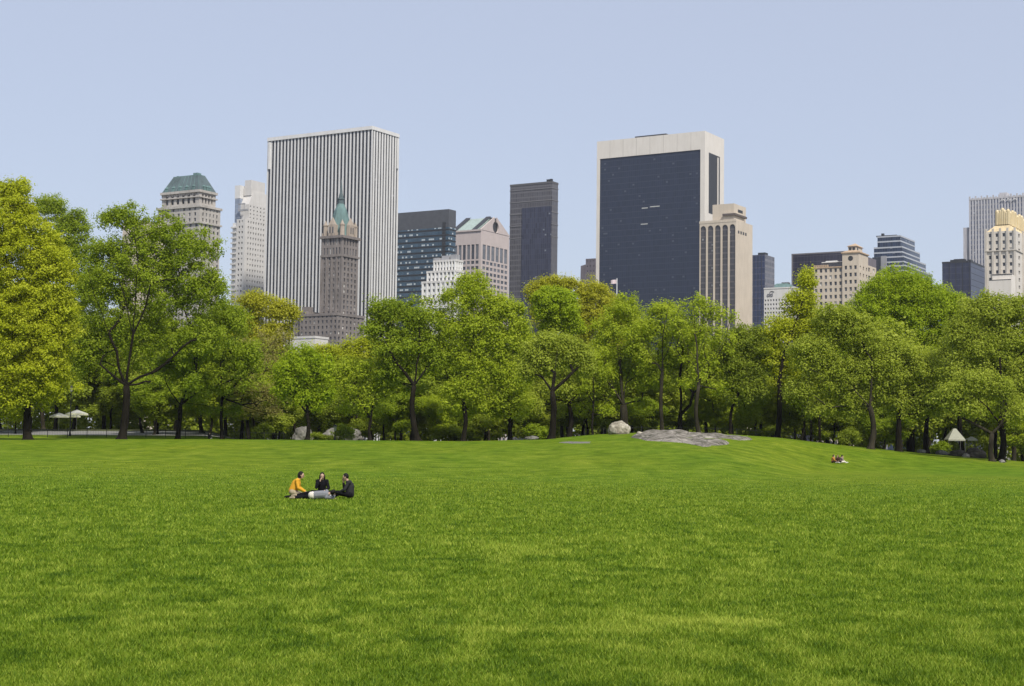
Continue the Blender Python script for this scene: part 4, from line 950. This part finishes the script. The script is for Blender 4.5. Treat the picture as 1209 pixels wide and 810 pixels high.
RG = rockmat('grey_schist', (.05,.052,.030), (.19,.170,.145), (.38,.35,.30), .6); RP = rockmat('pale_boulder', (.12,.10,.075), (.30,.27,.21), (.52,.48,.40)); RD = rockmat('dark_rock', (.04,.035,.03), (.08,.07,.06), (.14,.12,.10)); RL = rockmat('pale_rock_face', (.10,.095,.085), (.18,.17,.155), (.27,.26,.235))
def outcrop(label, outline, h, mat, res=.35, rough=.5, seed=0, name='rock_outcrop', hi=214):
    pts = [ghit(*p, hi=hi) for p in outline]; c = sum(pts, Vector()) / len(pts)
    n = len(pts); xs = [p.x for p in pts]; ys = [p.y for p in pts]
    def inside(x, y):
        r = False; j = n - 1
        for i in range(n):
            if (ys[i] > y) != (ys[j] > y) and x < (xs[j]-xs[i])*(y-ys[i])/(ys[j]-ys[i])+xs[i]: r = not r
            j = i
        return r
    def dist(x, y):
        d = 1e9; j = n - 1
        for i in range(n):
            ax, ay, bx, by = xs[j], ys[j], xs[i], ys[i]; L2 = (bx-ax)**2+(by-ay)**2+1e-9; t = max(0, min(1, ((x-ax)*(bx-ax)+(y-ay)*(by-ay))/L2))
            d = min(d, math.hypot(x-ax-t*(bx-ax), y-ay-t*(by-ay))); j = i
        return d
    nx = int((max(xs)-min(xs)+2)/res); ny = int((max(ys)-min(ys)+4)/(res*2)); V = []; f = []
    for j in range(ny+1):
        for i in range(nx+1):
            x = min(xs)-1+(max(xs)-min(xs)+2)*i/nx; y = min(ys)-2+(max(ys)-min(ys)+4)*j/ny
            d = dist(x, y) * (1 if inside(x, y) else -1)
            q = Vector((x*.16+seed, y*.10, seed)); nn = mnoise.fractal(q, 1.1, 2.1, 4)
            n2 = abs(mnoise.noise(Vector((x*.5+y*.2, y*.4, seed+9)))) * -1.2
            z = ground(x, y) + (min(1, d/1.6) * h*.6 if d > 0 else d * .8) + nn*rough*h*1.1 + n2*.25*h*rough
            z = max(z, ground(x, y) - .6)
            V.append((x-c.x, y-c.y, z-c.z))
    for j in range(ny):
        for i in range(nx): a = j*(nx+1)+i; f.append((a, a+1, a+nx+2, a+nx+1))
    m = MB(); m.v = V; m.f = f; o = m.build(name, mat); o.location = c; tag(o, label, 'rock'); return o
outcrop('broad flat grey rock outcrop spread over the grassy mound', [(748,516),(756,512.6),(790,512.3),(815,512),(850,513.5),(880,515.5),(895,518),(868,521),(850,525),(832,527.5),(812,524),(795,522.5),(765,520.5)], .34, RG, seed=3, rough=1.7)
outcrop('thin pale sliver of rock in the grass right of the umbrella-shaped tree', [(655,522.5),(672,521),(698,521.3),(697,523.5),(670,524)], .12, RL, seed=7, rough=.6)
def boulder(label, c, r3, mat, seed, name='boulder', amp=.16, cat='rock'):
    bm = bmesh.new(); bmesh.ops.create_icosphere(bm, subdivisions=5, radius=1)
    for v in bm.verts:
        n_ = mnoise.fractal(v.co*1.1+Vector((seed, 0, 0)), 1, 2, 6); w_ = mnoise.fractal(v.co*4+Vector((seed, 5, 0)), 1, 2, 4)
        d = v.co.normalized(); k = 1 + amp*n_ + amp*.25*w_
        v.co = Vector((d.x*r3[0]*k, d.y*r3[1]*k, (d.z*r3[2]*k)))
        if v.co.z < -.55*r3[2]: v.co.z = -.55*r3[2]
    me = bpy.data.meshes.new(name); bm.to_mesh(me); me.polygons.foreach_set('use_smooth', [True]*len(me.polygons))
    o = link(name, me, mat); o.location = Vector(c) + Vector((0, 0, r3[2]*.5)); tag(o, label, cat); return o
bp = ghit(731, 512.6); boulder('big rounded pale boulder sitting on the mound', bp + Vector((0,0,-.05)), (13.0*bp.y/F, 1.3, 10.5*bp.y/F), RP, 4)
bp = ghit(755, 513.2); boulder('small squarish tan stone right of the big rounded boulder', bp, (4*bp.y/F, .4, 2.5*bp.y/F), RP, 9, amp=.3)
for px, D, rx, rz, mt, sd_, lb in [(1150,208,13,8,RD,2,'large dark boulder left of the mottled trunk at the right'),(1130,210,10,5,RD,5,'lower dark boulder beneath the white canopy'),(1112,212,7,3.5,RL,6,'pale grey stone left of the dark boulders'),(1140,207,4,3,RL,8,'little light stone wedged between the two dark boulders'),(1088,210,5,3,RL,12,'grey stone at the foot of the dark trunk left of the white canopy'),(1183,194,3.5,2.5,RL,13,'small grey stone at the foot of the last dark trunk'),
   (628,214,8,3,RL,14,'low grey rock at the left foot of the mound'),(357,226,12,13,RL,15,'tall grey slabbed rock behind the rounded fresh green tree'),(404,233,24,14,RL,16,'wide pale rock face behind the black post lamp')]:
    g = gpx(px, D); boulder(lb, g, (rx*D/F, rx*D/F*.6, rz*D/F), mt, sd_, amp=.28)

# ------------------------------------------------------------------ fences, path, lamps, umbrellas, canopy
IRON = plain('black_iron', (.02,.02,.022), .5, .4)
def fence(label, p0, p1, D, h):
    a = gpx(p0, D); root = empty('iron_fence', a); tag(root, label, 'fence'); xs = ray(p1, 515).x*D - a.x; n = int(xs/2.6); rail = MB()
    G = lambda x: ground(a.x+x, D) - a.z
    for i in range(n):
        x0, x1 = i*xs/n, (i+1)*xs/n
        for zz in (.18, h-.08): rail.tube([(x0,0,G(x0)+zz),(x1,0,G(x1)+zz)], [.025,.025], 4, False)
        m_ = 12
        for k in range(m_): x = x0+(x1-x0)*k/m_; rail.tube([(x,0,G(x)+.05),(x,0,G(x)+h)], [.012,.012], 3, False)
    rail.build('pickets', IRON, root)
    for i in range(n+1): x = i*xs/n; m = MB(); m.box(x-.04, x+.04, -.04, .04, G(x)-.1, G(x)+h+.12); m.build('fence_post', IRON, root)
fence('black iron fence along the left side behind the trunks', -60, 335, 219, 1.15)
fence('black iron fence crossing the mound behind the boulder and flat rock', 690, 960, 219.5, 1.1)
m = MB(); ys = (226, 240)
pts = [(k, ) for k in np.linspace(-90, 300, 40)]
for a, c in zip(np.linspace(-90, 300, 40), np.linspace(-90, 300, 40)[1:]):
    q = [gpx(a, 226), gpx(c, 226), gpx(c, 240), gpx(a, 240)]; m.quad(*[(v.x, v.y, v.z+.02) for v in q])
tag(m.build('path', plain('path_asphalt', (.20,.195,.185), .9, scale=1.5)), kind='structure')

def lamp(label, px, D, ptop, group=None):
    g = gpx(px, D); t = empty('street_lamp', g); tag(t, label, 'lamp post', group); h = at(px, ptop, D).z - g.z; s = h/4.5
    m = MB(); m.tube([(0,0,-.1),(0,0,.12),(0,0,.5),(0,0,.7),(0,0,h-.9)], [.22,.2,.12,.08,.06], 10); m.build('pole', IRON, t)
    m = MB(); m.tube([(0,0,h-.9),(0,0,h-.82),(0,0,h-.3)], [.12,.16,.24], 8); m.build('lantern', plain('lamp_glass', (.35,.36,.33), .2), t)
    m = MB(); m.tube([(0,0,h-.3),(0,0,h-.25),(0,0,h-.05),(0,0,h)], [.3,.28,.1,.02], 8); m.build('lamp_cap', IRON, t)
lamp('tall black lamp post beside the white café umbrellas', 82.5, 223, 455); lamp('short black post lamp in front of the wide pale rock', 395.5, 217, 501)

CANV = leafmat('white_canvas', (.85,.85,.83), (.85,.85,.83), (.85,.85,.83), .5)
def umbrella_proto():
    t = empty('cafe_umbrella', (0,0,0)); m = MB(); m.tube([(0,0,0),(0,0,2.75)], [.03,.03], 8); m.build('pole', plain('grey_pole', (.3,.3,.3), .4), t)
    m = MB(); n = 8; top = (0,0,2.7); ring = [(1.55*math.cos(2*math.pi*k/n), 1.55*math.sin(2*math.pi*k/n), 2.15) for k in range(n)]; low = [(x*1.0, y*1.0, z-.22) for x,y,z in ring]
    for k in range(n): m.quad(ring[k], ring[(k+1)%n], top); m.quad(low[k], low[(k+1)%n], ring[(k+1)%n], ring[k])
    m.build('canopy', CANV, t); return t
up = umbrella_proto()
for i, (px, D, ds, lb) in enumerate([(69,243,1.0,'white café umbrella left of the tall black lamp post'),(90,246,1.15,'white café umbrella just right of the tall black lamp post'),(83,252,1.0,'white café umbrella partly hidden by the tall black lamp post'),(9,246,.75,'white umbrella top nearest the left edge of the photo'),(25,244,.85,'white umbrella just left of the thick trunk at the left')]):
    o = up if i == 0 else copy_tree(up); g = gpx(px, D); o.location = g; o.scale = (ds, ds, max(.8, ds)*1.0); tag(o, lb, 'umbrella', 'white café umbrellas beyond the left fence')
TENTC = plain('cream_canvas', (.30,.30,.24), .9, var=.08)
for px, D, s_, lb in [(1127,236,1.0,'white peaked canopy tent above the dark boulders'),(1147,240,.55,'small white canopy right of the peaked tent')]:
    g = gpx(px, D); t = empty('canopy_tent', g); tag(t, lb, 'tent'); zb = at(px, 519, D).z - g.z; zt_ = at(px, 506 if s_ == 1 else 515.5, D).z - g.z; hw = 10*D/F*s_ if s_==1 else 6*D/F
    m = MB(); m.hip(-hw, hw, -hw, hw, zb, zt_, hw*.85, hw*.85); m.box(-hw, hw, -hw, -hw+.02, zb-.2, zb); m.build('canvas_roof', TENTC, t)
    for x in (-1, 1):
        for y in (-1, 1): m = MB(); m.tube([(x*hw*.95, y*hw*.95, 0), (x*hw*.95, y*hw*.95, zb)], [.035,.035], 6); m.build('tent_pole', plain('tent_pole', (.10,.10,.09)), t)

# ------------------------------------------------------------------ people
def capsule(m, p, q, r0, r1, seg=10):
    p, q = Vector(p), Vector(q); d = (q-p); L = d.length; d = d.normalized() if L > 1e-6 else Vector((0,0,1)); pts = []; rs = []
    for a in (-89, -60, -30, 0): pts.append(p + d*r0*math.sin(math.radians(a))); rs.append(max(.001, r0*math.cos(math.radians(a))))
    for a in (0, 30, 60, 89): pts.append(q + d*r1*math.sin(math.radians(a))); rs.append(max(.001, r1*math.cos(math.radians(a))))
    m.tube(pts, rs, seg)
def ellip(m, c, r3, rot=None, nu=14, nv=10):
    c = Vector(c); n = len(m.v)
    for j in range(1, nv):
        for i in range(nu):
            th_, ph = math.pi*j/nv, 2*math.pi*i/nu; v = Vector((r3[0]*math.sin(th_)*math.cos(ph), r3[1]*math.sin(th_)*math.sin(ph), r3[2]*math.cos(th_)))
            if rot: v = rot @ v
            m.v.append(tuple(c+v))
    for j in range(nv-2):
        for i in range(nu): a = n+j*nu+i; b_ = n+j*nu+(i+1)%nu; m.f.append((a, b_, b_+nu, a+nu)[::-1])
    m.f.append(tuple(n+i for i in range(nu))); m.f.append(tuple(n+(nv-2)*nu+i for i in range(nu))[::-1])
def remesh(m, vox, name, mat, parent, sm=3):
    me = bpy.data.meshes.new('tmp'); me.from_pydata(m.v, [], m.f); o = bpy.data.objects.new('tmp', me); COL.objects.link(o)
    bm = bmesh.new(); bm.from_mesh(me); bmesh.ops.recalc_face_normals(bm, faces=bm.faces[:]); bm.to_mesh(me); bm.free()
    md = o.modifiers.new('r', 'REMESH'); md.mode = 'VOXEL'; md.voxel_size = vox; md.use_smooth_shade = True
    if sm: s_ = o.modifiers.new('s', 'SMOOTH'); s_.iterations = sm; s_.factor = .4
    bpy.context.view_layer.update(); dg = bpy.context.evaluated_depsgraph_get(); res = bpy.data.meshes.new_from_object(o.evaluated_get(dg)); res.name = name
    bpy.data.objects.remove(o); res.materials.clear(); res.polygons.foreach_set('use_smooth', [True]*len(res.polygons)); return link(name, res, mat, parent)
SKIN = plain('skin', (.42,.27,.19), .6, var=.05); HAIR = plain('black_hair', (.010,.008,.008), .6); HAIR.node_tree.nodes['Principled BSDF'].inputs['Specular IOR Level'].default_value = .15
def person(label, loc, rz, J, top, bottom, shoe, hair='short', vox=.009, sleeve=1., group=None, scale=1.0, hem=False):
    t = empty('person', loc, rz); t.scale = (scale,)*3; tag(t, label, 'person', group)
    V = {k: Vector(v) for k, v in J.items()}
    b_ = MB(); sh_ = MB(); pa = MB(); so = MB(); ha = MB()
    up_ = (V['neck'] - V['pelvis']).normalized()
    capsule(b_, V['pelvis'], V['chest'], .125, .13); capsule(b_, V['chest'], V['neck']-up_*.03, .12, .06); capsule(b_, V['neck']-up_*.05, V['head'], .05, .055)
    capsule(sh_, V['pelvis'], V['chest'], .15, .155); capsule(sh_, V['chest'], V['neck']-up_*.06, .14, .085); capsule(b_, V['shL'], V['shR'], .06, .06); capsule(sh_, V['shL'], V['shR'], .078, .078)
    fw = (V['look'] - V['head']).normalized(); hu = (V['head'] - V['neck']).normalized(); hu = (hu - fw*hu.dot(fw)).normalized(); sd_ = hu.cross(fw)
    R = Matrix((fw, sd_, hu)).transposed(); Hc = V['head']
    ellip(b_, Hc, (.095,.075,.115), R); ellip(b_, Hc+fw*.035-hu*.055, (.055,.05,.06), R)
    ellip(b_, Hc+fw*.1-hu*.015, (.022,.014,.026), R, 8, 6)                      # nose
    for s_ in (1, -1): ellip(b_, Hc+sd_*.076*s_-hu*.01, (.018,.012,.03), R, 8, 6)   # ears
    ellip(ha, Hc-fw*.022+hu*.022, (.098,.088,.115), R)
    if hair == 'long': capsule(ha, Hc-fw*.05, V['neck']-up_*.10-fw*.06, .085, .06); [capsule(ha, Hc+sd_*.075*s_-fw*.01, V['neck']+sd_*.085*s_-up_*.10, .035, .03) for s_ in (1,-1)]
    if hair == 'bob': ellip(ha, Hc-fw*.035-hu*.02, (.088,.095,.11), R)
    for S_ in ('L', 'R'):
        a, e, w_ = V['sh'+S_], V['el'+S_], V['wr'+S_]; capsule(b_, a, e, .05, .04); capsule(b_, e, w_, .038, .026)
        capsule(sh_, a, e, .068, .056); capsule(sh_, e, e.lerp(w_, .9), .054, .042)
        hd = V.get('ha'+S_, w_ + (w_-e).normalized()*.17) - w_; hd = hd.normalized(); sid = hd.cross(Vector((0,0,1)));  sid = sid.normalized() if sid.length > .1 else Vector((0,1,0)); nn = sid.cross(hd)
        for k, (o_, l_) in enumerate(((-.03,.062),(-.01,.074),(.01,.070),(.03,.054))):
            capsule(b_, w_, w_+hd*.085+sid*o_, .018, .013, 6); k0 = w_+hd*.085+sid*o_; k1 = k0+hd*l_*.5+sid*o_*.25-nn*.006; k2 = k1+hd*l_*.4-nn*.022
            capsule(b_, k0, k1, .0105, .0095, 6); capsule(b_, k1, k2, .0095, .008, 6)
        th0 = w_+hd*.025-sid*.025; th1 = th0+hd*.03-sid*.035-nn*.01; capsule(b_, w_+hd*.02, th0, .014, .013, 6); capsule(b_, th0, th1, .013, .011, 6); capsule(b_, th1, th1+hd*.03-sid*.006-nn*.01, .011, .009, 6)
        h_, k_, an, to_ = V['hip'+S_], V['kn'+S_], V['an'+S_], V['to'+S_]
        capsule(b_, h_, k_, .082, .055); capsule(b_, k_, an, .052, .036); capsule(b_, an, to_, .038, .028)
        capsule(pa, h_, k_, .10, .07); capsule(pa, k_, k_.lerp(an, .92), .068, .052); capsule(so, an-(an-to_)*.12, to_, .05, .042)
    capsule(pa, V['hipL'], V['hipR'], .115, .115); capsule(pa, V['pelvis'], V['pelvis']-up_*.03, .14, .13)
    remesh(b_, vox, 'body', SKIN, t, 2); remesh(sh_, .014, 'shirt', top, t); remesh(pa, .014, 'trousers', bottom, t); remesh(so, .012, 'shoes', shoe, t)
    if hem:
        hm = MB(); p0 = V['pelvis']; capsule(hm, p0-up_*.02, p0+up_*.0, .158, .158, 16); remesh(hm, .014, 'white_undershirt', LGT, t)
    # keep the face clear: cut the hair where the face is
    h_o = remesh(ha, .012, 'hair', HAIR, t)
    bm = bmesh.new(); bm.from_mesh(h_o.data); dl = [v for v in bm.verts if (v.co-Hc).dot(fw) > .035 and (v.co-Hc).dot(hu) < .062 and abs((v.co-Hc).dot(sd_)) < .075]
    bmesh.ops.delete(bm, geom=dl, context='VERTS'); bm.to_mesh(h_o.data); bm.free()
    em = MB()
    for s_ in (1, -1): ellip(em, Hc+fw*.088+sd_*.03*s_+hu*.008, (.012,.013,.008), R, 8, 6)
    em.build('eyes', HAIR, t, True); em = MB(); ellip(em, Hc+fw*.088-hu*.055, (.010,.024,.007), R, 8, 6); em.build('lips', plain('lips', (.35,.14,.12)), t, True)
    return t
def cloth(n, c):
    m = plain(n, c, .95, var=.12, scale=12); m.node_tree.nodes['Principled BSDF'].inputs['Specular IOR Level'].default_value = .08; return m
kneel = dict(pelvis=(0,0,.26), chest=(.12,0,.52), neck=(.2,0,.68), head=(.275,0,.80), look=(.7,0,.70), shL=(.16,.17,.615), shR=(.16,-.17,.615), elL=(.2,.24,.37), elR=(.22,-.24,.37), wrL=(.42,.14,.24), wrR=(.44,-.16,.24), hipL=(0,.09,.22), hipR=(0,-.09,.22), knL=(.42,.13,.10), knR=(.42,-.13,.10), anL=(.0,.14,.075), anR=(-.03,-.14,.075), toL=(-.2,.14,.05), toR=(-.24,-.15,.05))
cross = dict(pelvis=(0,0,.15), chest=(.03,0,.44), neck=(.06,0,.60), head=(.11,0,.735), look=(.6,0,.62), shL=(.04,.165,.54), shR=(.04,-.165,.54), elL=(.16,.24,.30), elR=(.2,-.2,.32), wrL=(.36,.10,.22), wrR=(.22,-.07,.54), haR=(.2,-.03,.68), hipL=(0,.1,.13), hipR=(0,-.1,.13), knL=(.34,.34,.16), knR=(.34,-.34,.16), anL=(.38,-.06,.07), anR=(.46,.06,.07), toL=(.42,-.22,.06), toR=(.5,.22,.06))
sit = dict(pelvis=(0,0,.15), chest=(.01,0,.44), neck=(.08,0,.62), head=(.16,0,.745), look=(.6,0,.60), shL=(.03,.18,.56), shR=(.03,-.18,.56), elL=(.16,.24,.32), elR=(.22,-.2,.34), wrL=(.38,.14,.22), wrR=(.24,-.06,.56), haR=(.24,-.02,.7), hipL=(0,.1,.13), hipR=(0,-.1,.13), knL=(.42,.16,.22), knR=(.40,-.18,.16), anL=(.62,.1,.08), anR=(.52,.02,.08), toL=(.80,.12,.10), toR=(.68,.1,.07))
lie = dict(pelvis=(0,0,.16), chest=(.36,-.02,.19), neck=(.56,.0,.20), head=(.70,.02,.27), look=(.86,.6,.20), shL=(.48,.10,.30), shR=(.47,-.06,.10), elL=(.52,.32,.14), elR=(.70,.16,.06), wrL=(.72,.36,.06), wrR=(.76,.24,.16), haR=(.72,.18,.26), hipL=(-.02,.02,.24), hipR=(-.02,-.02,.11), knL=(-.34,.26,.20), knR=(-.36,.16,.09), anL=(-.60,.04,.16), anR=(-.66,-.06,.07), toL=(-.74,.1,.13), toR=(-.82,.02,.06))
BLK = cloth('black_cloth', (.008,.008,.010)); WSH = cloth('white_shoe', (.6,.6,.58)); GRY = cloth('heather_grey', (.17,.175,.19)); YEL = cloth('mustard_knit', (.55,.28,.03)); KHA = cloth('khaki_cloth', (.30,.25,.17)); CHA = cloth('charcoal_jacket', (.028,.028,.030)); MAU = cloth('mauve_cloth', (.22,.16,.17)); BRN = cloth('dark_brown_cloth', (.05,.025,.02)); ORA = cloth('orange_brown_cloth', (.38,.16,.04)); LGT = cloth('pale_cloth', (.6,.55,.48))
def onground(px, py): return ghit(px, py)
G4 = 'friends sitting in a circle on the grass'; G3 = 'distant group resting on the grass'
person('woman in mustard yellow sweater kneeling on the grass, facing right', onground(345.5, 588.5), 0, kneel, YEL, KHA, BLK, 'bob', group=G4)
person('woman with long black hair and black top sitting cross-legged behind, hand at chin', onground(378, 586.5)+Vector((0,.5,0)), math.radians(-84), cross, BLK, BLK, BLK, 'long', group=G4)
person('person in heather grey top lying on the grass with head to the right', onground(369.5, 590), math.radians(2), lie, GRY, BLK, KHA, 'short', group=G4, scale=.93, hem=True)
person('man in charcoal jacket sitting on the grass facing left, hand raised to face', onground(413, 588.8), math.radians(180), sit, CHA, BLK, WSH, 'short', group=G4)
person('distant person in orange-brown top seated at left of the far trio', onground(983, 546.6), math.radians(-20), cross, ORA, BRN, WSH, 'bob', .014, group=G3)
person('distant person in dark brown top seated at the middle of the far trio', onground(989, 546.8), math.radians(-100), cross, BRN, BLK, WSH, 'long', .014, group=G3)
person('distant person in mauve top leaning with pale legs stretched right', onground(992.5, 547), math.radians(0), sit, MAU, LGT, WSH, 'short', .014, group=G3)
stand = dict(pelvis=(0,0,.92), chest=(.0,0,1.2), neck=(.02,0,1.46), head=(.05,0,1.6), look=(.6,0,1.56), shL=(0,.18,1.38), shR=(0,-.18,1.38), elL=(-.08,.24,1.10), elR=(.06,-.24,1.10), wrL=(.02,.25,.86), wrR=(.2,-.24,.9), hipL=(0,.09,.9), hipR=(0,-.09,.9), knL=(.16,.1,.5), knR=(.0,-.1,.48), anL=(.18,.1,.08), anR=(-.3,-.1,.12), toL=(.34,.1,.04), toR=(-.16,-.1,.04))
person('dark-clothed person seated on the ground left of the thin brownish tree', gpx(247, 216.5), math.radians(-60), sit, CHA, BLK, WSH, 'short', .014)
person('dark-clothed walker beyond the fence right of the big boulder', gpx(763, 246), math.radians(180), stand, BLK, BLK, BLK, 'short', .014)

# ------------------------------------------------------------------ haze
m = MB(); m.box(-3000, 3000, -80, 3400, -9, 330)
hm = bpy.data.materials.new('haze'); hm.use_nodes = True; hn = hm.node_tree; hn.nodes.remove(hn.nodes['Principled BSDF'])
pv = hn.nodes.new('ShaderNodeVolumePrincipled'); pv.inputs['Color'].default_value = (.86, .90, 1, 1); pv.inputs['Density'].default_value = .00005; pv.inputs['Anisotropy'].default_value = .2
hn.links.new(pv.outputs[0], hn.nodes['Material Output'].inputs['Volume'])
tag(m.build('haze', hm), kind='stuff')
